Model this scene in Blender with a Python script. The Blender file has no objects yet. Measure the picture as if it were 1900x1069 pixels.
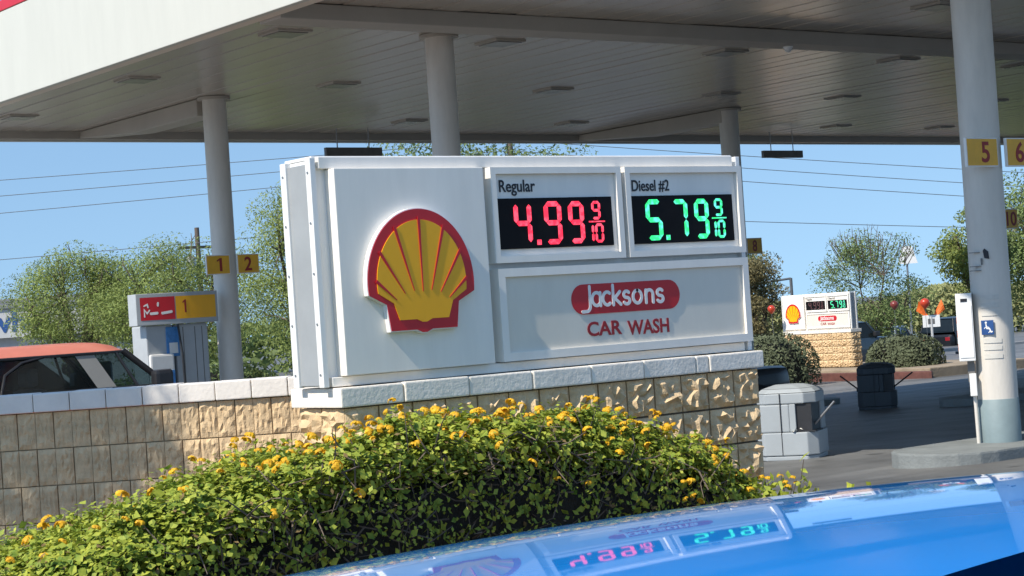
import bpy, bmesh, math, random
import numpy as np
from mathutils import Vector, Matrix

random.seed(7)
rng = np.random.default_rng(11)
sc = bpy.context.scene
COL = sc.collection
R = math.radians

# ------------------------------------------------------------------ camera, sky, sun, exposure
EYE = 1.46
yaw, pitch, roll = R(52.6), R(0.84), math.atan(0.067)
fwd0 = Vector((math.cos(yaw), math.sin(yaw), 0)); rgt0 = Vector((math.sin(yaw), -math.cos(yaw), 0)); Z = Vector((0, 0, 1))
fwd = math.cos(pitch) * fwd0 + math.sin(pitch) * Z
up0 = math.cos(pitch) * Z - math.sin(pitch) * fwd0
rgt = math.cos(roll) * rgt0 - math.sin(roll) * up0
upv = math.cos(roll) * up0 + math.sin(roll) * rgt0
cd = bpy.data.cameras.new('camera'); cam = bpy.data.objects.new('camera', cd); COL.objects.link(cam)
cam.matrix_world = Matrix(((rgt.x, upv.x, -fwd.x, 0), (rgt.y, upv.y, -fwd.y, 0), (rgt.z, upv.z, -fwd.z, EYE), (0, 0, 0, 1)))
cd.lens = 3480 / 1900 * 36; cd.sensor_width = 36; cd.clip_start = 0.05; cd.clip_end = 3000
sc.camera = cam

SUN = Vector((1, 0.085, -1.08)).normalized()           # travel direction of the light
world = bpy.data.worlds.new('World'); sc.world = world; world.use_nodes = True
wn = world.node_tree.nodes; wl = world.node_tree.links
bg = wn['Background']; sky = wn.new('ShaderNodeTexSky'); sky.sky_type = 'NISHITA'; sky.sun_disc = False
sky.sun_elevation = math.asin(-SUN.z); sky.sun_rotation = math.atan2(-SUN.x, -SUN.y)
sky.altitude = 0; sky.air_density = 1.7; sky.dust_density = 0.0; sky.ozone_density = 6.0
tcw = wn.new('ShaderNodeTexCoord'); va = wn.new('ShaderNodeVectorMath'); va.operation = 'ADD'; va.inputs[1].default_value = (0, 0, .25)
vn = wn.new('ShaderNodeVectorMath'); vn.operation = 'NORMALIZE'      # a dry, clear desert sky: little whitening at the horizon
wl.new(tcw.outputs['Generated'], va.inputs[0]); wl.new(va.outputs[0], vn.inputs[0]); wl.new(vn.outputs[0], sky.inputs[0])
wl.new(sky.outputs[0], bg.inputs[0]); bg.inputs[1].default_value = 0.138
sd = bpy.data.lights.new('sun', 'SUN'); sun = bpy.data.objects.new('sun', sd); COL.objects.link(sun)
sd.energy = 4.6; sd.angle = R(0.53); sd.color = (1.0, 0.93, 0.82)
sun.rotation_euler = SUN.to_track_quat('-Z', 'Y').to_euler(); sun.location = (-20, -5, 30)
sc.view_settings.view_transform = 'Standard'; sc.view_settings.look = 'None'
sc.view_settings.exposure = 0.35; sc.view_settings.gamma = 1.0; sc.view_settings.use_curve_mapping = False


# ------------------------------------------------------------------ helpers
class MB:
    def __init__(s): s.v = []; s.f = []
    def add(s, vs, fs):
        o = len(s.v); s.v += [tuple(p) for p in vs]; s.f += [tuple(i + o for i in f) for f in fs]; return s
    def box(s, x0, x1, y0, y1, z0, z1):
        return s.add([(x0, y0, z0), (x1, y0, z0), (x1, y1, z0), (x0, y1, z0), (x0, y0, z1), (x1, y0, z1), (x1, y1, z1), (x0, y1, z1)],
                     [(0, 3, 2, 1), (4, 5, 6, 7), (0, 1, 5, 4), (1, 2, 6, 5), (2, 3, 7, 6), (3, 0, 4, 7)])
    def prism(s, poly, a, b, fn):
        """poly: list of 2D points; fn(p, t) -> 3D; caps at a and b"""
        n = len(poly)
        vs = [fn(p, a) for p in poly] + [fn(p, b) for p in poly]
        fs = [tuple(range(n))[::-1], tuple(range(n, 2 * n))] + [(i, (i + 1) % n, n + (i + 1) % n, n + i) for i in range(n)]
        return s.add(vs, fs)
    def tube(s, pts, rad, n=8, cap=True):
        pts = [Vector(p) for p in pts]
        if not hasattr(rad, '__len__'): rad = [rad] * len(pts)
        vs = []; fs = []; ref = None
        for i, p in enumerate(pts):
            d = (pts[min(i + 1, len(pts) - 1)] - pts[max(i - 1, 0)]).normalized()
            if ref is None: ref = Vector((0, 0, 1)) if abs(d.z) < .9 else Vector((1, 0, 0))
            a = d.cross(ref).normalized(); b = d.cross(a); ref = b.cross(d) if False else ref
            for k in range(n):
                t = 2 * math.pi * k / n
                vs.append(p + rad[i] * (math.cos(t) * a + math.sin(t) * b))
        for i in range(len(pts) - 1):
            for k in range(n):
                fs.append((i * n + k, i * n + (k + 1) % n, (i + 1) * n + (k + 1) % n, (i + 1) * n + k))
        if cap: fs += [tuple(range(n)), tuple(range((len(pts) - 1) * n, len(pts) * n))[::-1]]
        return s.add(vs, fs)
    def lathe(s, prof, n=24, c=(0, 0, 0)):
        vs = []; fs = []
        for r, z in prof:
            for k in range(n):
                t = 2 * math.pi * k / n; vs.append((c[0] + r * math.cos(t), c[1] + r * math.sin(t), c[2] + z))
        for i in range(len(prof) - 1):
            for k in range(n): fs.append((i * n + k, i * n + (k + 1) % n, (i + 1) * n + (k + 1) % n, (i + 1) * n + k))
        fs += [tuple(range(n))[::-1], tuple(range((len(prof) - 1) * n, len(prof) * n))]
        return s.add(vs, fs)
    def grid(s, fn, nu, nv):
        vs = [fn(i / nu, j / nv) for j in range(nv + 1) for i in range(nu + 1)]
        fs = [(j * (nu + 1) + i, j * (nu + 1) + i + 1, (j + 1) * (nu + 1) + i + 1, (j + 1) * (nu + 1) + i) for j in range(nv) for i in range(nu)]
        return s.add(vs, fs)
    def mesh(s, name, mat, smooth=False, bevel=0):
        me = bpy.data.meshes.new(name); me.from_pydata(s.v, [], s.f); me.materials.append(mat)
        bm = bmesh.new(); bm.from_mesh(me)
        bmesh.ops.recalc_face_normals(bm, faces=bm.faces)
        if bevel: bmesh.ops.bevel(bm, geom=bm.edges[:], offset=bevel, segments=2, affect='EDGES', profile=.6, clamp_overlap=True)
        bm.to_mesh(me); bm.free()
        if smooth:
            me.polygons.foreach_set('use_smooth', [True] * len(me.polygons))
            try: me.set_sharp_from_angle(angle=R(smooth if smooth is not True else 40))
            except Exception: pass
        return me
    def build(s, name, mat, parent=None, smooth=False, bevel=0, loc=None):
        return link(name, s.mesh(name, mat, smooth, bevel), parent, loc)


def link(name, me, parent=None, loc=None, rz=0):
    o = bpy.data.objects.new(name, me); COL.objects.link(o)
    if parent is not None: o.parent = parent
    if loc is not None: o.location = loc
    if rz: o.rotation_euler = (0, 0, rz)
    return o


def tag(o, label=None, cat=None, group=None, kind=None):
    if label: o['label'] = label
    if cat: o['category'] = cat
    if group: o['group'] = group
    if kind: o['kind'] = kind
    return o


def empty(name, loc, label, cat, group=None, rz=0):
    o = bpy.data.objects.new(name, None); COL.objects.link(o); o.location = loc; o.rotation_euler = (0, 0, rz)
    o.empty_display_size = .1
    return tag(o, label, cat, group)


def copy_tree(o, parent=None):
    c = o.copy(); COL.objects.link(c); c.parent = parent
    for ch in list(o.children): copy_tree(ch, c)
    return c


MATS = {}
def mat(name, col, rough=.6, metal=0, var=.15, vscale=6, bump=0, bscale=40, spec=.5, coat=0, trans=0, dirt=None, alpha=1, stretch=(1, 1, 1), bdist=.02):
    m = bpy.data.materials.new(name); m.use_nodes = True; MATS[name] = m
    nt = m.node_tree; p = nt.nodes['Principled BSDF']; L = nt.links
    p.inputs['Roughness'].default_value = rough; p.inputs['Metallic'].default_value = metal
    p.inputs['Specular IOR Level'].default_value = spec; p.inputs['Coat Weight'].default_value = coat
    p.inputs['Coat Roughness'].default_value = .03
    tc = nt.nodes.new('ShaderNodeTexCoord'); mp = nt.nodes.new('ShaderNodeMapping'); mp.inputs['Scale'].default_value = stretch
    L.new(tc.outputs['Object'], mp.inputs[0])
    nz = nt.nodes.new('ShaderNodeTexNoise'); nz.inputs['Scale'].default_value = vscale; nz.inputs['Detail'].default_value = 6
    nz.inputs['Roughness'].default_value = .65
    L.new(mp.outputs[0], nz.inputs[0])
    cr = nt.nodes.new('ShaderNodeValToRGB')
    cr.color_ramp.elements[0].position = .3; cr.color_ramp.elements[1].position = .7
    lo = dirt if dirt else tuple(c * (1 - var) for c in col); hi = tuple(min(1, c * (1 + var)) for c in col)
    cr.color_ramp.elements[0].color = (*lo, 1); cr.color_ramp.elements[1].color = (*hi, 1)
    L.new(nz.outputs[0], cr.inputs[0]); L.new(cr.outputs[0], p.inputs['Base Color'])
    if bump:
        n2 = nt.nodes.new('ShaderNodeTexNoise'); n2.inputs['Scale'].default_value = bscale; n2.inputs['Detail'].default_value = 5
        L.new(mp.outputs[0], n2.inputs[0])
        b = nt.nodes.new('ShaderNodeBump'); b.inputs['Strength'].default_value = bump; b.inputs['Distance'].default_value = bdist
        L.new(n2.outputs[0], b.inputs['Height']); L.new(b.outputs[0], p.inputs['Normal'])
    if trans:
        t = nt.nodes.new('ShaderNodeBsdfTranslucent'); mx = nt.nodes.new('ShaderNodeMixShader'); mx.inputs[0].default_value = trans
        L.new(cr.outputs[0], t.inputs[0]); out = nt.nodes['Material Output']
        L.new(p.outputs[0], mx.inputs[1]); L.new(t.outputs[0], mx.inputs[2]); L.new(mx.outputs[0], out.inputs[0])
    return m


def glow(name, c1, c2, strength, scale=60):
    m = bpy.data.materials.new(name); m.use_nodes = True; nt = m.node_tree; L = nt.links
    p = nt.nodes['Principled BSDF']; p.inputs['Base Color'].default_value = (.05, .05, .05, 1); p.inputs['Roughness'].default_value = .4
    tc = nt.nodes.new('ShaderNodeTexCoord'); v = nt.nodes.new('ShaderNodeTexNoise'); v.inputs['Scale'].default_value = scale
    v.inputs['Detail'].default_value = 1
    cr = nt.nodes.new('ShaderNodeValToRGB'); cr.color_ramp.elements[0].color = (*c1, 1); cr.color_ramp.elements[1].color = (*c2, 1)
    cr.color_ramp.elements[0].position = .42; cr.color_ramp.elements[1].position = .62
    L.new(tc.outputs['Object'], v.inputs[0]); L.new(v.outputs[0], cr.inputs[0]); L.new(cr.outputs[0], p.inputs['Emission Color'])
    p.inputs['Emission Strength'].default_value = strength
    return m


M = dict(
    asphalt=mat('asphalt', (.175, .175, .17), .55, var=.32, vscale=.9, bump=.35, bscale=60, spec=.4),
    road=mat('road_asphalt', (.06, .06, .062), .9, var=.2, vscale=1.2, bump=.3, bscale=80),
    concrete=mat('concrete', (.34, .33, .31), .85, var=.18, vscale=2.5, bump=.3, bscale=40),
    island=mat('island_concrete', (.20, .215, .21), .8, var=.2, vscale=2.5, bump=.3, bscale=40),
    redkerb=mat('red_kerb_paint', (.12, .045, .035), .7, var=.3, vscale=5),
    soil=mat('soil', (.14, .1, .07), .95, var=.4, vscale=8, bump=.8, bscale=30),
    gravel=mat('desert_gravel', (.3, .24, .17), .95, var=.25, vscale=1.5, bump=.7, bscale=20),
    panel=mat('sign_face_paint', (.87, .82, .74), .35, var=.055, vscale=2.2, stretch=(3, 3, .5)),
    white=mat('white_enamel', (.80, .79, .76), .35, var=.06, vscale=3, stretch=(4, 4, .6)),
    sidegrey=mat('grey_side_sheet', (.33, .345, .35), .5, var=.08, vscale=3, bump=.15, bscale=6),
    inner=mat('grey_acrylic_panel', (.74, .69, .59), .3, var=.06, vscale=2, stretch=(2, 2, .6)),
    red=mat('sign_red', (.56, .012, .02), .35, var=.08, vscale=3),
    yellow=mat('sign_yellow', (.95, .44, .004), .35, var=.08, vscale=3),
    black=mat('black_display', (.009, .008, .009), .5, var=.2, spec=.12),
    blackp=mat('black_plastic', (.02, .02, .022), .45, var=.3, bump=.15, bscale=120),
    ink=mat('black_lettering', (.015, .015, .02), .5),
    redink=mat('red_lettering', (.34, .012, .016), .4),
    block=mat('split_face_block', (.65, .475, .28), .92, var=.22, vscale=14, bump=.7, bscale=110, bdist=.006, spec=.15),
    core=mat('mortar', (.22, .17, .12), .95, var=.2, bump=.4),
    wallcore=mat('wall_mortar', (.40, .30, .19), .95, var=.2, bump=.4),
    cap=mat('painted_block_cap', (.86, .785, .68), .8, var=.09, vscale=8, bump=.45, bscale=50, bdist=.006),
    wallcap=mat('painted_wall_cap', (.80, .74, .66), .8, var=.06, vscale=8, bump=.35, bscale=50, bdist=.006),
    canopy=mat('canopy_white', (.57, .56, .485), .5, var=.035, vscale=1.5, stretch=(2, 2, .5)),
    deck=mat('deck_metal', (.44, .39, .325), .24, var=.10, vscale=.6, bump=.06, bscale=3, stretch=(1, .12, 1)),
    girder=mat('girder_paint', (.43, .39, .335), .5, var=.1, vscale=.8),
    lip=mat('fascia_lip_paint', (.72, .62, .50), .55, var=.08, vscale=1),
    column=mat('column_paint', (.66, .615, .545), .5, var=.10, vscale=2.2, bump=.1, bscale=30, stretch=(2, 2, .5)),
    band=mat('column_base_paint', (.20, .26, .27), .6, var=.12, vscale=4),
    fixture=mat('fixture_grey', (.15, .145, .135), .5, var=.2),
    lens=mat('lamp_lens_off', (.24, .225, .195), .25, var=.2),
    plate=mat('number_plate_yellow', (.80, .42, .02), .4, var=.12, vscale=5),
    digit=mat('number_red', (.30, .02, .015), .5),
    pump=mat('pump_grey', (.42, .44, .45), .4, var=.05),
    pumpw=mat('pump_white', (.75, .74, .71), .4, var=.06),
    bluesticker=mat('blue_sticker', (.06, .22, .5), .4, var=.25, vscale=12),
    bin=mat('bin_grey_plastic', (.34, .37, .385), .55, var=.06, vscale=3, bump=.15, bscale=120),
    binshade=mat('bin_plastic_shaded', (.055, .065, .075), .6, var=.12, vscale=3, bump=.15, bscale=120),  # the same grey plastic, darkened in colour for the canopy shade
    steel=mat('steel', (.35, .35, .35), .35, metal=.8, var=.1),
    wire=mat('cable', (.09, .10, .11), .6),
    timber=mat('pole_timber', (.12, .09, .07), .9, var=.3, vscale=4),
    bark=mat('bark', (.13, .10, .075), .95, var=.35, vscale=6, bump=.6, bscale=30),
    leafA=mat('leaf_mesquite', (.25, .305, .085), .6, var=.45, vscale=.9, trans=.35, spec=.3),
    leafB=mat('leaf_green', (.17, .225, .075), .6, var=.5, vscale=.9, trans=.3, spec=.3),
    leafC=mat('leaf_dry', (.22, .19, .09), .7, var=.35, vscale=1.2, trans=.3, spec=.2),
    leafD=mat('leaf_sage', (.13, .15, .085), .8, var=.35, vscale=2.5, trans=.2, spec=.2),
    leafH=mat('leaf_lantana', (.38, .385, .05), .55, var=.4, vscale=16, trans=.22, spec=.25, dirt=(.085, .18, .025)),
    leafdead=mat('leaf_dead', (.20, .14, .06), .8, var=.4, vscale=20, trans=.1, spec=.1),
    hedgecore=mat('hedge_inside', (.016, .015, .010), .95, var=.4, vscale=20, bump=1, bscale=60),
    flower=mat('lantana_orange', (.92, .47, .012), .6, var=.3, vscale=18, trans=.25),
    carblue=mat('car_paint_blue', (.0, .255, .76), .6, metal=0, var=.02, coat=1.0, spec=.1, bump=.012, bscale=4),
    cowl=mat('cowl_plastic', (.012, .012, .014), .6, var=.3),
    carred=mat('car_paint_faded_red', (.56, .17, .105), .45, var=.12, vscale=2, coat=.15),
    pillar=mat('pillar_grey', (.24, .23, .205), .4, var=.05),
    tint=mat('tinted_glass', (.010, .014, .015), .08, var=.2, spec=.35),
    carblack=mat('car_paint_black', (.008, .009, .011), .35, coat=.25, spec=.3),
    carnavy=mat('car_paint_navy', (.02, .035, .05), .25, coat=1.0),
    carsilver=mat('car_paint_silver', (.45, .46, .47), .3, metal=.5, coat=.6),
    carwhite=mat('car_paint_white', (.75, .75, .74), .3, coat=.6),
    tyre=mat('tyre_rubber', (.02, .02, .02), .9, var=.3),
    lamp_red=mat('tail_lamp_red', (.25, .01, .015), .2, coat=.5),
    lamp_clear=mat('head_lamp_clear', (.7, .7, .7), .15, coat=.5),
    stucco=mat('stucco_grey', (.46, .46, .45), .9, var=.08, vscale=3, bump=.3),
    roofgrey=mat('roof_grey', (.17, .18, .20), .8, var=.15, vscale=2),
    balloon=mat('balloon_red', (.50, .05, .02), .25, var=.05),
    balloonb=mat('balloon_maroon', (.20, .04, .03), .25, var=.05),
    orange=mat('flag_orange', (.8, .16, .02), .6, var=.1),
    isa=mat('access_blue', (.02, .07, .22), .4),
    paper=mat('faded_paper', (.60, .575, .52), .8, var=.08, vscale=14),
    hill=mat('brush_green', (.30, .31, .13), .9, var=.4, vscale=.5, trans=.2),
)
sg = bpy.data.materials.new('side_glass'); sg.use_nodes = True; nt = sg.node_tree
gp = nt.nodes['Principled BSDF']; gp.inputs['Base Color'].default_value = (.01, .016, .018, 1); gp.inputs['Roughness'].default_value = .06
tb = nt.nodes.new('ShaderNodeBsdfTransparent'); tb.inputs[0].default_value = (.42, .52, .54, 1); mxs = nt.nodes.new('ShaderNodeMixShader'); mxs.inputs[0].default_value = .62
nt.links.new(gp.outputs[0], mxs.inputs[1]); nt.links.new(tb.outputs[0], mxs.inputs[2]); nt.links.new(mxs.outputs[0], nt.nodes['Material Output'].inputs[0]); M['seeglass'] = sg
# oil stains, tyre scuffs and patching on the asphalt
nt = M['asphalt'].node_tree; ap = nt.nodes['Principled BSDF']; src_ = ap.inputs['Base Color'].links[0].from_socket
tca = nt.nodes.new('ShaderNodeTexCoord')
prev = src_
for scl, lo_, hi_, dk, strx in ((.35, .35, .6, .72, (1, 1, 1)), (1.7, .30, .36, .45, (1, 1, 1)), (.9, .42, .5, .8, (.12, 1.6, 1))):
    mpa = nt.nodes.new('ShaderNodeMapping'); mpa.inputs['Scale'].default_value = strx; nt.links.new(tca.outputs['Object'], mpa.inputs[0])
    na = nt.nodes.new('ShaderNodeTexNoise'); na.inputs['Scale'].default_value = scl; na.inputs['Detail'].default_value = 4; nt.links.new(mpa.outputs[0], na.inputs[0])
    ra = nt.nodes.new('ShaderNodeValToRGB'); ra.color_ramp.elements[0].position = lo_; ra.color_ramp.elements[1].position = hi_
    ra.color_ramp.elements[0].color = (dk, dk, dk, 1); ra.color_ramp.elements[1].color = (1, 1, 1, 1); nt.links.new(na.outputs[0], ra.inputs[0])
    ma = nt.nodes.new('ShaderNodeMix'); ma.data_type = 'RGBA'; ma.blend_type = 'MULTIPLY'; ma.inputs[0].default_value = 1
    nt.links.new(prev, ma.inputs[6]); nt.links.new(ra.outputs[0], ma.inputs[7]); prev = ma.outputs[2]
nt.links.new(prev, ap.inputs['Base Color'])
# per-leaf colour noise needs a fine scale, LED colours glow
M['ledred'] = glow('led_red', (1.0, .012, .05), (1.0, .07, .13), 1.25, 45)
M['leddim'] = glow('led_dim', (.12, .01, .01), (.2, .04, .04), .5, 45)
M['ledgreen'] = glow('led_green', (.02, .85, .22), (.12, .85, .72), 1.15, 30)


def stroke(mb, pts, w, fn, t0, t1, n=8, round_caps=True):
    """a flat ribbon of width w along 2D points with round ends, as a thin prism"""
    pts = [Vector((p[0], p[1])) for p in pts]
    L = []; Rr = []
    for i, p in enumerate(pts):
        a = (p - pts[i - 1]).normalized() if i else None
        b = (pts[i + 1] - p).normalized() if i < len(pts) - 1 else None
        if a is None: d = b; k = 1
        elif b is None: d = a; k = 1
        else:
            d = (a + b).normalized(); k = 1 / max(.55, d.dot(a))
        nrm = Vector((-d.y, d.x)) * (w / 2 * k)
        L.append(p + nrm); Rr.append(p - nrm)
    poly = list(L)
    if round_caps:
        d = (pts[-1] - pts[-2]).normalized(); a0 = math.atan2(d.x, -d.y)
        base = math.atan2((L[-1] - pts[-1]).y, (L[-1] - pts[-1]).x)
        poly += [pts[-1] + Vector((math.cos(base - math.pi * k / n), math.sin(base - math.pi * k / n))) * w / 2 for k in range(1, n)]
    poly += Rr[::-1]
    if round_caps:
        base = math.atan2((Rr[0] - pts[0]).y, (Rr[0] - pts[0]).x)
        poly += [pts[0] + Vector((math.cos(base - math.pi * k / n), math.sin(base - math.pi * k / n))) * w / 2 for k in range(1, n)]
    # quads of the ribbon keep concave paths clean
    m = len(pts)
    vs = [fn(p, t1) for p in L] + [fn(p, t1) for p in Rr]; vs += [fn(p, t0) for p in L] + [fn(p, t0) for p in Rr]
    fs = []
    for i in range(m - 1):
        fs.append((i, i + 1, m + i + 1, m + i))
        fs.append((2 * m + i, 2 * m + i + 1, i + 1, i)); fs.append((m + i, m + i + 1, 3 * m + i + 1, 3 * m + i))
    mb.add(vs, fs)
    if round_caps:
        for c, e0, seg in ((pts[-1], L[-1], 1), (pts[0], Rr[0], 1)):
            base = math.atan2((e0 - c).y, (e0 - c).x)
            ring = [c + Vector((math.cos(base - math.pi * k / n), math.sin(base - math.pi * k / n))) * w / 2 for k in range(0, n + 1)]
            q = len(ring)
            mb.add([fn(p, t1) for p in ring] + [fn(p, t0) for p in ring], [tuple(range(q))] + [(i, i + 1, q + i + 1, q + i) for i in range(q - 1)])


def arc(cx, cy, rx, ry, a0, a1, n=14):
    return [(cx + rx * math.cos(R(a0 + (a1 - a0) * i / n)), cy + ry * math.sin(R(a0 + (a1 - a0) * i / n))) for i in range(n + 1)]


def text(name, body, x0, x1, z0, z1, y, m, parent, bold=0.0, depth=.001):
    """lettering facing -y, fitted to the box x0..x1, z0..z1"""
    cu = bpy.data.curves.new(name, 'FONT'); cu.body = body; cu.size = 1; cu.offset = bold; cu.extrude = depth; cu.resolution_u = 4
    o = bpy.data.objects.new(name, cu); COL.objects.link(o)
    dg = bpy.context.evaluated_depsgraph_get(); me = bpy.data.meshes.new_from_object(o.evaluated_get(dg))
    bpy.data.objects.remove(o); bpy.data.curves.remove(cu)
    me.name = name; n = len(me.vertices); co = np.empty(n * 3); me.vertices.foreach_get('co', co); co = co.reshape(-1, 3)
    lo, hi = co.min(0), co.max(0)
    out = np.empty_like(co)
    out[:, 0] = x0 + (co[:, 0] - lo[0]) / (hi[0] - lo[0]) * (x1 - x0)
    out[:, 2] = z0 + (co[:, 1] - lo[1]) / (hi[1] - lo[1]) * (z1 - z0)
    out[:, 1] = y - co[:, 2]
    me.vertices.foreach_set('co', out.ravel()); me.materials.clear(); me.materials.append(m); me.update()
    return link(name, me, parent)


def numeral_one(x, z0, z1, y, m, parent, w):
    mb = MB(); h = z1 - z0; F1 = lambda p, t: (p[0], t, p[1])
    mb.prism([(x, z0), (x + w, z0), (x + w, z1), (x + w * .25, z1), (x - w * .95, z1 - h * .16), (x - w * .95, z1 - h * .28), (x, z1 - h * .17)], y, y - .0015, F1)
    return mb.build('numeral', m, parent)


def quads_mesh(name, V, m):
    """V: (n,4,3) array of quads"""
    n = V.shape[0]; me = bpy.data.meshes.new(name)
    me.vertices.add(n * 4); me.vertices.foreach_set('co', V.reshape(-1).astype(np.float32))
    me.loops.add(n * 4); me.loops.foreach_set('vertex_index', np.arange(n * 4, dtype=np.int32))
    me.polygons.add(n); me.polygons.foreach_set('loop_start', np.arange(0, n * 4, 4, dtype=np.int32))
    me.polygons.foreach_set('loop_total', np.full(n, 4, dtype=np.int32))
    me.update(calc_edges=True); me.materials.append(m); return me


def leaf_quads(P, N, length, width, rg, droop=0.0):
    """one pointed leaf (rhombus) for every point P with a normal near N"""
    n = len(P)
    N = N / np.linalg.norm(N, axis=1, keepdims=True)
    a = rg.normal(size=(n, 3)); a[:, 2] -= droop
    a -= (a * N).sum(1, keepdims=True) * N; a /= np.linalg.norm(a, axis=1, keepdims=True)
    b = np.cross(N, a)
    s = rg.uniform(.65, 1.3, size=(n, 1))
    l = a * length * s; w = b * width * s * .5
    base = P - l * .5
    return np.stack([base, P - w + l * -.05, base + l + N * length * rg.uniform(-.25, .1, (n, 1)), P + w + l * -.05], 1)


# ------------------------------------------------------------------ ground
GX = [-50, 8, 12, 32, 60, 90, 400]; GG = [1.46, 1.46, 1.65, 2.41, 2.75, 3.3, 3.3]
def gz(v): return EYE - float(np.interp(v, GX, GG))

ys = [-120, -50, 4.9, 8, 12, 16, 20, 24, 28, 32, 40, 50, 60, 75, 90, 150, 400, 900]
xs = [-500, -60, -10, 0, 8, 16, 24, 40, 60, 100, 400, 900]
g = MB(); n = len(xs)
g.add([(x, y, gz(y) - (.02 if y < 4.95 else 0)) for y in ys for x in xs], [(j * n + i, j * n + i + 1, (j + 1) * n + i + 1, (j + 1) * n + i) for j in range(len(ys) - 1) for i in range(n - 1)])
tag(g.build('ground', M['asphalt']), 'grey asphalt of the filling station forecourt and lots', None, None, 'structure')
tag(MB().box(-60, 80, -9, 4.6, -.014, -.004).build('road', M['road']), kind='structure')
tag(MB().box(-60, 8.9, 4.62, 4.80, -.01, .13).box(8.8, 8.98, 4.80, 8.2, -.01, .13).build('kerb', M['concrete'], bevel=.015), kind='structure')
bed = MB(); bed.grid(lambda a, b: (-30 + a * 38.8, 4.8 + b * 5.4, .06 + .03 * math.sin(a * 90) * math.sin(b * 14)), 60, 14)
tag(bed.build('planter_bed', M['soil']), kind='structure')

# ------------------------------------------------------------------ split-face blocks (shared meshes)
def block_mesh(w, h, d, seed, m, rough_amt=.022, score=True, gap=.0055, sgap=.8):
    """front face at y=0 looking to -y, body behind to y=d; origin at lower left front"""
    rg = random.Random(seed); mb = MB()
    halves = [(gap, w / 2 - gap * sgap), (w / 2 + gap * sgap, w - gap)] if score else [(gap, w - gap)]
    for a, b in halves:
        nx, nz = (7, 7)
        def fn(i, j, a=a, b=b):
            e = (i in (0, 1)) or (j in (0, 1))
            y = 0.006 if e else -rg.choice((0, .25, .35, .7, .8, 1)) * rough_amt * rg.uniform(.8, 1) + .006
            jx = 0 if i in (0, 1) else rg.uniform(-.3, .3) / nx; jz = 0 if j in (0, 1) else rg.uniform(-.3, .3) / nz
            return (a + (b - a) * (i + jx), y, gap + (h - 2 * gap) * (j + jz))
        mb.grid(fn, nx, nz)
        z0, z1 = gap, h - gap
        mb.add([(a, .006, z0), (b, .006, z0), (b, d, z0), (a, d, z0), (a, .006, z1), (b, .006, z1), (b, d, z1), (a, d, z1)],
               [(0, 1, 2, 3), (4, 5, 6, 7), (1, 2, 6, 5), (0, 3, 7, 4)])
    me = bpy.data.meshes.new('block'); me.from_pydata(mb.v, [], mb.f); me.materials.append(m)
    bm = bmesh.new(); bm.from_mesh(me)
    bmesh.ops.remove_doubles(bm, verts=bm.verts, dist=.0003); bmesh.ops.triangulate(bm, faces=[f for f in bm.faces if abs(f.normal.y) > .05])
    bmesh.ops.recalc_face_normals(bm, faces=bm.faces); bm.to_mesh(me); bm.free()
    return me


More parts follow.
